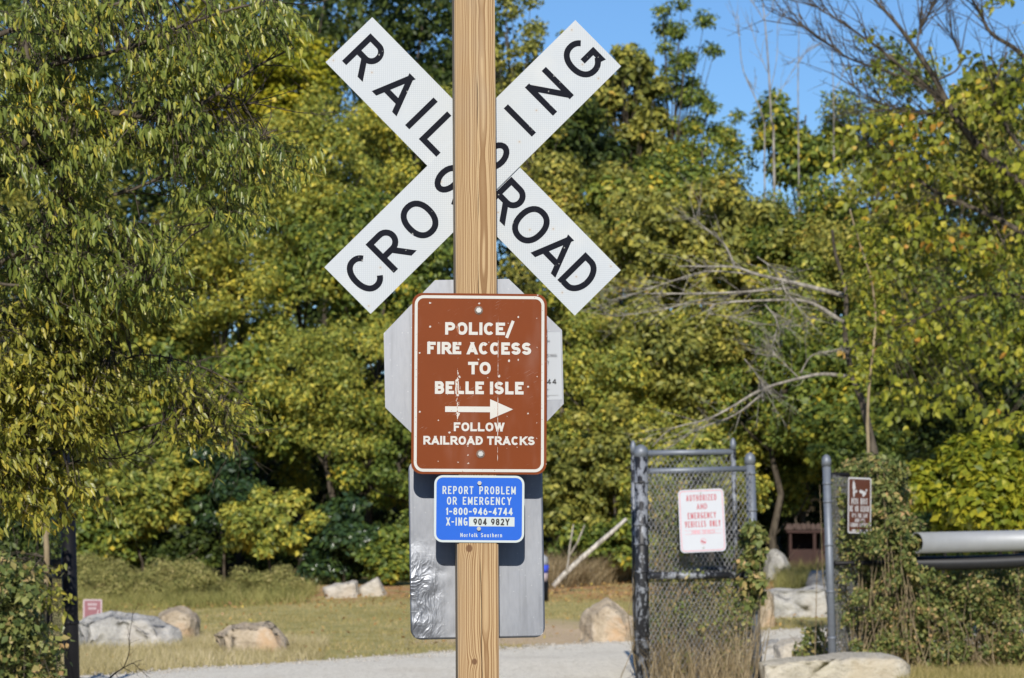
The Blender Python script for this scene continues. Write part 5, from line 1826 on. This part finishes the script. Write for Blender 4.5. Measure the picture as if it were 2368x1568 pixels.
def build_left_tree_low():
    Y = 14.4
    b = at(-120, 1200, Y)
    org = Vector((b.x, Y, gz(b.x, Y)))
    root = thing("slender_tree", "slender dark stemmed tree at left with pale drooping twigs reaching towards the signs", "tree", org)
    rg = random.Random(15)
    mb = MB()
    low = org + Vector((0, 0, -0.1))
    tr = [low, at(-90, 1500, Y), at(-40, 1250, Y), at(30, 1080, Y), at(90, 960, Y), at(112, 850, Y), at(104, 720, Y), at(98, 566, Y), at(110, 470, Y)]
    mb.tube(smooth_path(tr, 4), [0.026 - 0.019 * i / 32 for i in range(33)], 8)
    tpath = smooth_path(tr, 4)
    defs = [([(115, 905), (170, 890), (236, 859), (325, 821), (443, 841), (517, 874), (583, 937)], 0.013, 0.002, -0.2),
            ([(40, 1085), (110, 1056), (166, 1026), (240, 1011), (369, 978), (424, 948), (491, 945), (570, 958)], 0.016, 0.002, -0.1),
            ([(380, 972), (443, 956), (517, 981), (633, 998)], 0.009, 0.002, 0.1),
            ([(500, 975), (540, 1010), (530, 1060)], 0.004, 0.0015, 0.0),
            ([(112, 800), (190, 770), (280, 720), (350, 690), (420, 690)], 0.013, 0.003, 0.2),
            ([(108, 840), (60, 790), (0, 760), (-60, 740)], 0.012, 0.004, 0.2),
            ([(116, 960), (60, 930), (10, 930), (-50, 900)], 0.012, 0.004, -0.2),
            ([(119, 1100), (60, 1060), (0, 1050), (-50, 1060)], 0.012, 0.004, -0.2),
            ([(120, 1090), (200, 1060), (270, 1060), (340, 1040)], 0.010, 0.003, 0.2)]
    paths = [limb(mb, pix, Y, a * 0.73, c * 0.73, dy * 0.7, 40 + i, 6, 0.04) for i, (pix, a, c, dy) in enumerate(defs)]
    for p in paths:
        side_twigs(mb, p, rg, 9, 0.11, 0.36, 0.0026, 0.7, 0.0)
    paths.append(tpath[8:])
    sprays([(-60, 660), (300, 680), (330, 760), (260, 830), (250, 950), (180, 1040), (120, 1060), (-60, 1060)], 620, Y - 0.5, Y + 0.6, paths, mb, rg, 15, 0.054, 0.0195, 0.9, LF_LOW, "crown", root, org, 21, cut=0.34, tw_len=0.2, reach=0.5, spread=0.036, tr=0.73)
    sprays([(230, 840), (330, 815), (470, 850), (560, 960), (520, 1080), (470, 1040), (400, 1000), (300, 1010), (230, 960)], 120, Y - 0.3, Y + 0.35, paths, mb, rg, 8, 0.052, 0.02, 1.0, LF_LOW, "crown", root, org, 23, cut=0.40, reach=0.22, tw_len=0.2, spread=0.036, tr=0.73)
    sprays([(-60, 1040), (110, 1050), (180, 1100), (200, 1170), (60, 1190), (-60, 1180)], 90, Y - 0.35, Y + 0.25, paths, mb, rg, 14, 0.058, 0.022, 1.0, LF_LOW, "crown", root, org, 24, cut=0.3, tw_len=0.2, reach=0.5, spread=0.036, tr=0.73)
    mb.build("trunk", BARK, root, org)
    # tan stemmed sapling beside it
    Y2 = 21.0
    b = at(100, 1490, Y2)
    o2 = Vector((b.x, Y2, gz(b.x, Y2)))
    r2 = thing("tan_sapling", "tan barked sapling stem left of the black gate post", "tree", o2)
    mb = MB()
    path = smooth_path([o2, at(100, 1480, Y2), at(101, 1400, Y2), at(108, 1310, Y2), at(106, 1240, Y2), at(97, 1200, Y2), at(90, 1150, Y2), at(85, 1080, Y2)], 4)
    mb.tube(path, [0.027 - 0.012 * i / (len(path) - 1) for i in range(len(path))], 9)
    mb.tube([at(106, 1245, Y2), at(113, 1230, Y2), at(116, 1215, Y2)], [0.011, 0.009, 0.007], 6)
    mb.build("trunk", BARK_TAN, r2, o2)
    twg = MB()
    sprays([(-40, 1290), (95, 1300), (120, 1390), (60, 1420), (-40, 1420)], 60, Y2 - 0.3, Y2 + 0.2, [path], twg, rg, 8, 0.06, 0.027, 0.8, LF_LOW, "crown", r2, o2, 29, cut=0.3)
    twg.build("twigs", BARK, r2, o2)


build_left_tree_low()


def build_right_tree():
    Y = 40.0
    bx = at(2520, 1100, Y).x
    org = Vector((bx, Y, gz(bx, Y)))
    root = thing("leaning_limb_tree", "tree at right with long dark limbs slanting up to bare twigs against the sky", "tree", org)
    rg = random.Random(9)
    mb = MB()
    mb.tube(smooth_path([Vector((bx, Y, -0.1)), Vector((bx + .05, Y, 1.5)), Vector((bx - .05, Y, 3.2)), Vector((bx, Y, 5.0)), Vector((bx + .1, Y, 7.0))], 4), [0.13 - 0.08 * i / 16 for i in range(17)], 10)
    defs = [([(2520, 640), (2440, 490), (2356, 417), (2272, 351), (2202, 259), (2163, 184), (2119, 118), (2075, 57), (2014, -10), (1970, -60)], 0.0936, 0.0125, -0.3),
            ([(2215, 275), (2150, 205), (2097, 167), (2058, 132), (2005, 92), (1939, 48), (1856, -5)], 0.0437, 0.0062, 0.3),
            ([(2140, 205), (2075, 175), (1966, 136), (1922, 105), (1856, 61), (1790, 22)], 0.0250, 0.0047, 0.5),
            ([(2480, 620), (2350, 530), (2251, 482), (2163, 443), (2097, 395), (2023, 346), (1952, 298)], 0.0530, 0.0078, 0.2),
            ([(2500, 300), (2368, 132), (2294, 79), (2264, 26), (2230, -30)], 0.0468, 0.0125, -0.5),
            ([(2163, 188), (2216, 158), (2216, 114), (2189, 66)], 0.0187, 0.0047, -0.2),
            ([(2119, 118), (2130, 60), (2160, 10), (2170, -40)], 0.0156, 0.0047, 0.2),
            ([(2500, 780), (2400, 700), (2280, 680), (2160, 720), (2060, 770)], 0.0374, 0.0078, -0.4),
            ([(2202, 259), (2130, 262), (2040, 240), (1960, 190)], 0.0187, 0.0047, 0.2),
            ([(2480, 480), (2330, 300), (2300, 210), (2330, 120)], 0.0374, 0.0094, -0.6)]
    paths = [limb(mb, pix, Y, a, b, dy, 60 + i, 7, 0.1) for i, (pix, a, b, dy) in enumerate(defs)]
    for i, p in enumerate(paths):
        side_twigs(mb, p, rg, 26 if i in (0, 1, 2, 6, 8) else 12, 0.35, 1.25, 0.0095, 0.55, 0.2, 4)
    reg = [(2440, -40), (2250, -40), (2265, 60), (2230, 130), (2200, 230), (2080, 260), (1960, 290), (1930, 380), (1990, 480), (2010, 620), (1990, 820), (2080, 960), (2240, 1000), (2440, 1000)]
    sprays(reg, 600, Y - 0.9, Y + 1.0, paths, mb, rg, 8, 0.122, 0.088, 0.55, LF_RGT, "crown", root, org, 31, cut=0.42, dirx=-0.4, tw_len=0.4, spread=0.09)
    sprays([(2020, 60), (2130, 40), (2200, 140), (2060, 200), (1990, 160)], 26, Y - 0.4, Y + 0.4, paths, mb, rg, 3, 0.11, 0.07, 0.9, LF_RGT, "crown", root, org, 33, cut=0.3, dirx=-0.4)
    mb.build("trunk", BARK, root, org)


build_right_tree()


def build_dead_tree():
    Y = 33.5

    def f(x, y):
        return (x * .36877 + 1271.9, y * .36877 + 520.3)
    b = at(2030, 1100, Y)
    org = Vector((b.x, Y, gz(b.x, Y)))
    root = thing("dead_tree", "leafless grey dead tree with branches spreading left above the gate", "tree", org)
    rg = random.Random(19)
    mb = MB()
    path = smooth_path([org, Vector((org.x, Y, 1.2)), at(*f(2040, 1500), Y), at(*f(2010, 1330), Y), at(*f(1960, 1120), Y), at(*f(1890, 920), Y), at(*f(1850, 680), Y), at(*f(1855, 420), Y), at(*f(1790, 180), Y), at(*f(1770, 30), Y)], 4)
    mb.tube(path, [0.06 - 0.045 * i / (len(path) - 1) for i in range(len(path))], 8)
    mb.build("trunk", BARK, root, org)
    defs = [([(1840, 440), (1560, 370), (1300, 310), (1160, 265), (960, 260), (800, 258)], 0.032, 0.006),
            ([(1160, 265), (1090, 120), (950, 0), (900, -60)], 0.018, 0.005),
            ([(1840, 610), (1640, 490), (1460, 470), (1070, 490), (990, 540)], 0.028, 0.006),
            ([(1560, 390), (1200, 420), (900, 430), (600, 430), (440, 440)], 0.02, 0.004),
            ([(1200, 425), (900, 480), (700, 530), (430, 570), (370, 570)], 0.012, 0.003),
            ([(1300, 310), (1000, 290), (800, 340), (620, 400), (500, 440)], 0.012, 0.003),
            ([(1900, 955), (1720, 935), (1570, 960), (1330, 1030), (1140, 1140), (980, 1220), (760, 1280), (640, 1390)], 0.026, 0.006),
            ([(1330, 1060), (1160, 1190), (930, 1280), (740, 1400)], 0.014, 0.004),
            ([(1350, 500), (1420, 600), (1410, 740)], 0.009, 0.004),
            ([(990, 555), (1150, 580), (1330, 620), (1480, 625)], 0.007, 0.003),
            ([(1220, 840), (1290, 930), (1340, 1020)], 0.008, 0.004),
            ([(1450, 330), (1480, 420), (1600, 560), (1640, 590)], 0.009, 0.003),
            ([(1570, 930), (1640, 820), (1760, 790), (1830, 770)], 0.010, 0.004),
            ([(1560, 960), (1450, 850), (1380, 780)], 0.008, 0.003),
            ([(1300, 200), (1400, 270), (1480, 330)], 0.007, 0.003)]
    for i, (pix, a, c) in enumerate(defs):
        m2 = MB()
        p = limb(m2, [f(*q) for q in pix], Y, a * 1.0, c * 1.0, -0.3 + 0.08 * (i % 5), 80 + i, 6, 0.08)
        side_twigs(m2, p, rg, 15, 0.15, 0.7, 0.004, 0.6, 0.0, 3)
        m2.build("branch", BARK_GREY, root, org)
    # pale climbing stem just right of it
    Yv = 33.0
    pts = smooth_path([at(*f(1990, 1250), Yv), at(*f(2000, 1020), Yv), at(*f(2040, 600), Yv), at(*f(2010, 330), Yv), at(*f(1930, 80), Yv), at(*f(1880, -100), Yv)], 4)
    o2 = Vector((pts[0].x, Yv, gz(pts[0].x, Yv)))
    r2 = thing("pale_sapling", "thin pale tan sapling stem rising right of the dead grey tree", "tree", o2)
    m3 = MB()
    full = [o2 + Vector((0.1, 0, 0)), o2 + Vector((0.05, 0, 1.2))] + pts
    m3.tube(full, [0.02 - 0.012 * i / (len(full) - 1) for i in range(len(full))], 7)
    m3.build("trunk", BARK_TAN, r2, o2)
    rng = np.random.default_rng(4)
    C = np.array([tuple(at(*f(2000 + 90 * math.sin(i * 1.7), 60 + i * 90), Yv)) for i in range(11)])
    V, F = clump_leaves(rng, C, np.full(11, 0.22), 700, 0.075, 0.05)
    np_mesh("crown", V, F, LF_RGT, r2, o2)
    # leafless saplings against the sky

    def z3(x, y):
        return (x * .43848 + 1329.7, y * .43848)
    sp = [([(1050, 900), (1035, 630), (1020, 350), (1000, 100), (980, -60)], "leafless sapling standing tallest against the blue sky", [([(1030, 480), (1065, 300), (1070, 120), (1110, 60)]), ([(1015, 380), (960, 250), (925, 120)]), ([(1035, 560), (1120, 420), (1210, 260)]), ([(1000, 110), (960, 50), (920, -10)]), ([(1005, 90), (1060, 30), (1090, -30)])]),
          ([(1000, 900), (990, 620), (890, 380), (868, 200), (860, 80)], "thin curving leafless sapling left of the tallest bare one", [([(890, 380), (940, 470), (960, 400)]), ([(868, 200), (850, 120), (835, 60)])]),
          ([(1180, 900), (1176, 450), (1180, 240), (1178, -40)], "thin straight leafless sapling right of the tallest bare one", [([(1178, 330), (1230, 260), (1300, 230)]), ([(1178, 300), (1140, 330), (1100, 340)])]),
          ([(1366, 900), (1364, 540), (1356, 300), (1350, 150)], "short bare sapling wrapped in vines among the treetops", [([(1364, 480), (1400, 420), (1420, 350)])])]
    for i, (pix, lab, brs) in enumerate(sp):
        Ys = 62 + i * 0.7
        b = at(*z3(*pix[0]), Ys)
        o3 = Vector((b.x, Ys, gz(b.x, Ys)))
        r3 = thing("bare_sapling", lab, "tree", o3, group="bare saplings against the sky")
        m4 = MB()
        pa = smooth_path([o3] + [at(*z3(*q), Ys) for q in pix], 4)
        m4.tube(pa, [(0.034 if i == 0 else 0.02) * (1 - 0.75 * k / (len(pa) - 1)) for k in range(len(pa))], 6)
        m4.build("trunk", BARK_GREY, r3, o3)
        for q in brs:
            m5 = MB()
            pb = limb(m5, [z3(*w) for w in q], Ys, 0.010, 0.004, 0.2, i, 5, 0.1)
            side_twigs(m5, pb, rg, 6, 0.2, 0.7, 0.006, 0.6, 0.3, 1)
            m5.build("branch", BARK_GREY, r3, o3)


build_dead_tree()


# bare foreground twig in front of the boulders
def build_twig():
    Y = 16.0

    def z(x, y):
        return ((x / 4.32 + 300) / 1.7297, (y / 4.32 + 2350) / 1.7297)
    b = at(210, 1568, Y)
    org = Vector((b.x - 0.25, Y, gz(b.x, Y)))
    root = thing("bare_bush", "dark bare twigs of a small bush in front of the grey boulder", "bush", org)
    mb = MB()
    defs = [([(600, 1568), (700, 1480), (830, 1395)], 0.0055, 0.004), ([(830, 1395), (900, 1240), (935, 1100), (935, 930), (960, 700), (990, 540), (1000, 380)], 0.003, 0.001),
            ([(830, 1395), (1000, 1310), (1100, 1400), (1190, 1480), (1300, 1568)], 0.003, 0.001), ([(840, 1390), (960, 1450), (1040, 1500)], 0.002, 0.0008), ([(1000, 1310), (1080, 1270), (1180, 1250)], 0.002, 0.0008),
            ([(935, 940), (915, 850), (910, 800)], 0.0015, 0.0008), ([(830, 1395), (800, 1340), (780, 1300)], 0.0015, 0.0008), ([(620, 1555), (590, 1470), (575, 1440)], 0.002, 0.0008), ([(700, 1490), (760, 1568), (800, 1600)], 0.002, 0.001)]
    rg = random.Random(2)
    for i, (pix, a, c) in enumerate(defs):
        p = limb(mb, [z(*q) for q in pix], Y, a, c, 0.05, i, 5)
        if i in (1, 2):
            side_twigs(mb, p, rg, 7, 0.03, 0.1, 0.0012, 0.9, 0.0, 0)
    p0 = at(*z(600, 1568), Y)
    mb.tube([org, org.lerp(p0, 0.5) + Vector((0, 0, 0.08)), p0], [0.009, 0.007, 0.0055], 6)
    mb.build("branch", BARK, root, org)


build_twig()


# ------------------------------------------------------------------ vines and weeds
def leaf_mass(name, label, cat, pts, n, L, W, mat, seed, stems=0, stem_mat=None, cr=0.16, flat=0.9, group=None, kind=None):
    """pts: list of (px, py, Y, radius m); a plant of leaf clumps with stems"""
    rng = np.random.default_rng(seed)
    rg = random.Random(seed)
    C = np.array([tuple(at(px, py, Y)) for px, py, Y, r in pts])
    CR = np.array([r for *_, r in pts])
    m = C.mean(axis=0)
    base = Vector((m[0], m[1], gz(m[0], m[1])))
    root = thing(name, label, cat, base, group=group)
    V, F = clump_leaves(rng, C, CR, n, L, W, flat=flat, up=0.25, droop=0.5, shell=0.1, rnd=1.0)
    V[:, 2] = np.maximum(V[:, 2], 0.01)
    np_mesh("foliage", V, F, mat, root, base)
    if stems:
        mb = MB()
        for _ in range(stems):
            i = rg.randrange(len(pts))
            c = Vector(C[i]) + Vector((rg.gauss(0, .5), rg.gauss(0, .3), 0)) * CR[i]
            z0 = gz(c.x, c.y)
            p0 = Vector((c.x + rg.gauss(0, .12), c.y + rg.gauss(0, .08), z0))
            top = c + Vector((rg.gauss(0, .08), rg.gauss(0, .08), CR[i] * rg.uniform(-.3, 1.0)))
            if top.z < z0 + 0.1:
                top.z = z0 + 0.15
            mid = p0.lerp(top, 0.5) + Vector((rg.gauss(0, .07), rg.gauss(0, .05), 0))
            mb.tube([p0, mid, top], [0.005, 0.004, 0.002], 4, False)
        mb.build("stems", stem_mat or BARK_TAN, root, base)
    return root


rgv = random.Random(77)
leaf_mass("fence_vine", "tangled vine covering the chain link beneath and beside the leash sign", "vine",
          grid_pts([(1925, 1240), (2100, 1230), (2110, 1330), (2110, 1560), (1945, 1540), (1930, 1400)], 18, 28.35, 29.9, 0.12, rgv), 19000, 0.037, 0.027, LF_IVY, 51, 190)
leaf_mass("fence_top_vine", "green vine spilling over the fence top above the leash sign", "vine",
          grid_pts([(1925, 1085), (1960, 1068), (2060, 1062), (2090, 1100), (2100, 1235), (2022, 1240), (2024, 1098), (1952, 1098), (1950, 1235), (1927, 1235)], 16, 28.55, 29.6, 0.10, rgv), 4200, 0.055, 0.04, LF_IVY, 52, 50)
leaf_mass("bank_vine", "mass of vines and weeds below the two pipes at the right edge", "vine",
          grid_pts([(2085, 1335), (2230, 1322), (2420, 1318), (2420, 1510), (2280, 1530), (2100, 1550)], 22, 28.5, 30.0, 0.15, rgv), 17000, 0.043, 0.032, LF_IVY, 53, 200)
leaf_mass("pipe_vine", "leafy vine tuft around the open pipe end", "vine",
          grid_pts([(2060, 1200), (2118, 1215), (2118, 1300), (2140, 1340), (2070, 1330)], 14, 28.4, 29.0, 0.07, rgv), 1300, 0.055, 0.04, LF_IVY, 54, 16)
leaf_mass("post_ivy", "ivy climbing the end post at the right of the signed panel", "ivy",
          grid_pts([(1718, 1210), (1756, 1215), (1768, 1260), (1762, 1400), (1735, 1410), (1712, 1330)], 13, 27.0, 27.35, 0.066, rgv), 900, 0.065, 0.05, LF_IVY, 55, 12)
leaf_mass("panel_vine", "sparse yellowing vine threaded through the signed chain link panel", "vine",
          grid_pts([(1505, 1090), (1600, 1120), (1570, 1320), (1720, 1335), (1725, 1560), (1505, 1560)], 20, 27.0, 27.9, 0.12, rgv), 5200, 0.04, 0.028, LF_IVY, 56, 170)
leaf_mass("corner_ivy", "dark ivy heap in the lower left corner before the black post", "ivy",
          grid_pts([(-60, 1290), (60, 1310), (95, 1440), (122, 1500), (128, 1620), (-60, 1620)], 24, 19.6, 20.8, 0.13, rgv), 5200, 0.055, 0.042, LF_IVY, 57, 60, BARK)
leaf_mass("corner_shrub", "dark tangled shrub at the left edge below the drooping leaves", "shrub",
          grid_pts([(-60, 1130), (90, 1150), (110, 1230), (80, 1330), (-60, 1330)], 24, 23.5, 24.6, 0.16, rgv), 6500, 0.06, 0.034, LF_DRK, 58, 60, BARK)
leaf_mass("stone_weed", "small weed growing on the stones between the gate posts", "weed",
          grid_pts([(1850, 1462), (1912, 1440), (1912, 1520), (1855, 1545), (1835, 1500)], 14, 29.6, 30.3, 0.06, rgv), 420, 0.06, 0.04, LF_IVY, 59, 14)


def blades(name, label, region, n, h, w, mat, seed, Ymin=20, Ymax=60, lean=0.35, hv=0.5, keep=None, lump=0.0):
    """grass blades over a ground region given by photo outline"""
    rng = np.random.default_rng(seed)
    G = [ground_pt(px, py) for px, py in region]
    poly = [(p.x, p.y) for p in G]
    xs = [p[0] for p in poly]; ys = [p[1] for p in poly]
    P = []
    while len(P) < n:
        X = rng.uniform(min(xs), max(xs), 4000); Yv = rng.uniform(min(ys), max(ys), 4000)
        for x, y in zip(X, Yv):
            if in_poly(x, y, poly):
                d = mnoise.noise((x * 1.1, y * 1.1, seed)) * 0.5 + 0.5
                if rng.random() < 0.25 + 1.1 * d and (keep is None or keep(x, y)):
                    P.append((x, y, gz(x, y) - 0.01))
        if len(P) == 0:
            break
    P = np.array(P[:n])
    m = len(P)
    hs = h * (1 + hv * rng.normal(size=m) * 0.6)
    hs = np.clip(hs, h * 0.3, h * 2.2)
    if lump:
        hs = hs * np.array([1 + lump * 1.6 * mnoise.noise((p[0] * 0.9, p[1] * 0.9, 3.3)) + lump * mnoise.noise((p[0] * 2.7, p[1] * 2.7, 8.3)) for p in P])
    a = rng.uniform(0, 2 * math.pi, m)
    B = np.stack([np.cos(a), np.sin(a), np.zeros(m)], axis=1) * w * 0.5
    Ld = rng.normal(size=(m, 3)) * lean
    Ld[:, 2] = 0
    mid = P + np.array([0, 0, 1]) * (hs * 0.55)[:, None] + Ld * (hs * 0.3)[:, None]
    tip = P + np.array([0, 0, 1]) * hs[:, None] * 0.95 + Ld * hs[:, None]
    V = np.stack([P - B, P + B, mid + B * 0.7, tip, mid - B * 0.7], axis=1).reshape(-1, 3)
    b = np.arange(m)[:, None] * 5
    F = np.concatenate([b + np.array([[0, 1, 2]]), b + np.array([[0, 2, 4]]), b + np.array([[4, 2, 3]])])
    o = np_mesh(name, V, F, mat)
    tag(o, label, kind="stuff")
    return o


dr = (rb - ra); dr.z = 0; dr.normalize()


def off_road(x, y):
    d = Vector((x - ra.x, y - ra.y, 0))
    return (d.x * dr.y - d.y * dr.x) < -0.02 or (d.x * dr.y - d.y * dr.x) > 6.1


def lawn_keep(x, y):
    if not off_road(x, y):
        return False
    d = ((x - 1.2) / 2.2) ** 2 + ((y - 38.0) / 4.4) ** 2 + 0.6 * mnoise.noise((x * 1.3, y * 0.9, 6.0))
    return d > 1.0 or mnoise.noise((x * 9, y * 9, 1.0)) > 0.45


blades("dry_grass", "tall dry straw coloured grass around the left boulders", [(120, 1580), (120, 1480), (440, 1470), (760, 1490), (740, 1545), (400, 1562)], 26000, 0.12, 0.006, GR_DRY, 1, keep=off_road)
blades("lawn_grass", "short olive grass between the boulders and the wood", [(180, 1500), (180, 1400), (1000, 1375), (1500, 1375), (1980, 1385), (1980, 1470), (1470, 1486), (1000, 1512), (600, 1535)], 42000, 0.045, 0.009, GR_OLV, 2, keep=lawn_keep)
blades("verge_weeds", "tall olive weeds along the foot of the wood at left", [(120, 1420), (120, 1385), (450, 1368), (740, 1372), (700, 1400), (430, 1412)], 14000, 0.2, 0.008, GR_WEED, 3, lean=0.6, lump=0.6)
wood_mass("weed_thicket", "soft olive weed thicket between the boulders and the wood",
          [([(150, 1310), (230, 1280), (300, 1322), (420, 1290), (520, 1345), (600, 1310), (690, 1335), (730, 1365), (640, 1380), (480, 1388), (330, 1400), (150, 1405)], 47.5, 50.5)], 34000, 0.075, 0.017, GR_WEED, 65, 22, 0.2)
blades("brush_grass", "brown dead grass and brush behind the fallen trunk", [(1270, 1366), (1270, 1352), (1500, 1348), (1500, 1362)], 11000, 0.5, 0.012, GR_BRN, 4, lean=0.7)
blades("gate_dead_weeds", "dead brown weeds standing behind the gate's lower mesh", [(1495, 1590), (1495, 1545), (1735, 1540), (1735, 1585)], 1900, 0.5, 0.006, GR_BRN, 5, lean=0.5, lump=0.5)
blades("fence_dead_weeds", "dead stems standing at the foot of the vine covered fence", [(1935, 1560), (1935, 1540), (2120, 1540), (2400, 1535), (2400, 1555)], 260, 0.35, 0.005, GR_BRN, 6, lean=0.25)
blades("verge_grass", "pale olive grass in the lower right corner before the vines", [(2050, 1640), (2090, 1560), (2260, 1530), (2420, 1515), (2420, 1660)], 13000, 0.11, 0.006, GR_OLV, 7)
blades("box_grass", "green weeds growing in front of the rusty box", [(1790, 1375), (1800, 1352), (1960, 1350), (1960, 1375)], 5000, 0.28, 0.009, GR_WEED, 8)

def scatter_litter():
    rng = np.random.default_rng(81)
    P = []
    for poly, n in (([(180, 1420), (250, 1385), (1000, 1370), (1500, 1352), (1960, 1352), (1960, 1400), (1500, 1398), (1000, 1410)], 2600), ([(190, 1540), (300, 1420), (1480, 1390), (1960, 1400), (1960, 1480), (1470, 1500), (1000, 1520), (500, 1558)], 420)):
        G = [ground_pt(*q) for q in poly]
        pl = [(g.x, g.y) for g in G]
        xs = [q[0] for q in pl]; ys = [q[1] for q in pl]
        c = 0
        while c < n:
            x, y = rng.uniform(min(xs), max(xs)), rng.uniform(min(ys), max(ys))
            if in_poly(x, y, pl) and off_road(x, y) and mnoise.noise((x * 0.8, y * 0.8, 2.0)) > rng.uniform(-0.6, 0.3):
                P.append((x, y, gz(x, y) + (0.05 if off_road(x, y) else 0.06)))
                c += 1
    P = np.array(P)
    m = len(P)
    N = rng.normal(size=(m, 3)) * 0.5 + np.array([0, 0, 0.8])
    V, F = leaves(P, N, rng.normal(size=(m, 3)), rng.uniform(0.035, 0.075, m), rng.uniform(0.025, 0.045, m))
    mt = mat_leaf("fallen_leaf", [(0.0, (0.16, 0.08, 0.03)), (0.5, (0.33, 0.19, 0.07)), (0.85, (0.48, 0.31, 0.1)), (1.0, (0.6, 0.48, 0.1))], trans=0.1)
    tag(np_mesh("fallen_leaves", V, F, mt), "fallen tan and rust leaves scattered over the grass", kind="stuff")
    # loose stones along the road's edge
    Q = []
    for _ in range(2600):
        t = rng.uniform(-6, 22)
        w = abs(rng.normal()) * 0.5 if rng.random() < 0.6 else rng.uniform(0, 6)
        p = ra + dr * t + Vector((dr.y, -dr.x, 0)) * (w - 0.12)
        Q.append((p.x, p.y, gz(p.x, p.y) + 0.02, rng.uniform(0.008, 0.028)))
    Q = np.array(Q)
    O = np.array([(1, 0, 0), (-1, 0, 0), (0, 1, 0), (0, -1, 0), (0, 0, .7), (0, 0, -.7)], dtype=float)
    V = (Q[:, None, :3] + (O[None] * rng.uniform(0.6, 1.3, (len(Q), 6, 1)) * Q[:, None, 3:4])).reshape(-1, 3)
    fo = np.array([(0, 2, 4), (2, 1, 4), (1, 3, 4), (3, 0, 4), (2, 0, 5), (1, 2, 5), (3, 1, 5), (0, 3, 5)])
    F = (np.arange(len(Q))[:, None, None] * 6 + fo[None]).reshape(-1, 3)
    tag(np_mesh("loose_stones", V, F, ROCK_PALE), "loose pale gravel stones along the road edge", kind="stuff")


scatter_litter()

# unseen dark treeline added behind the camera to darken reflections in the metal plates
rng_b = np.random.default_rng(71)
CB = np.stack([rng_b.uniform(-60, 60, 260), rng_b.uniform(-58, -50, 260), rng_b.uniform(0.5, 24.0, 260)], axis=1)
Vb, Fb = clump_leaves(rng_b, CB, np.full(260, 2.8), 16000, 1.3, 0.9, shell=0.2)
tag(np_mesh("added_dark_treeline", Vb, Fb, LF_DRK), "unseen dark leaf screen added behind the camera to darken metal reflections", kind="stuff")
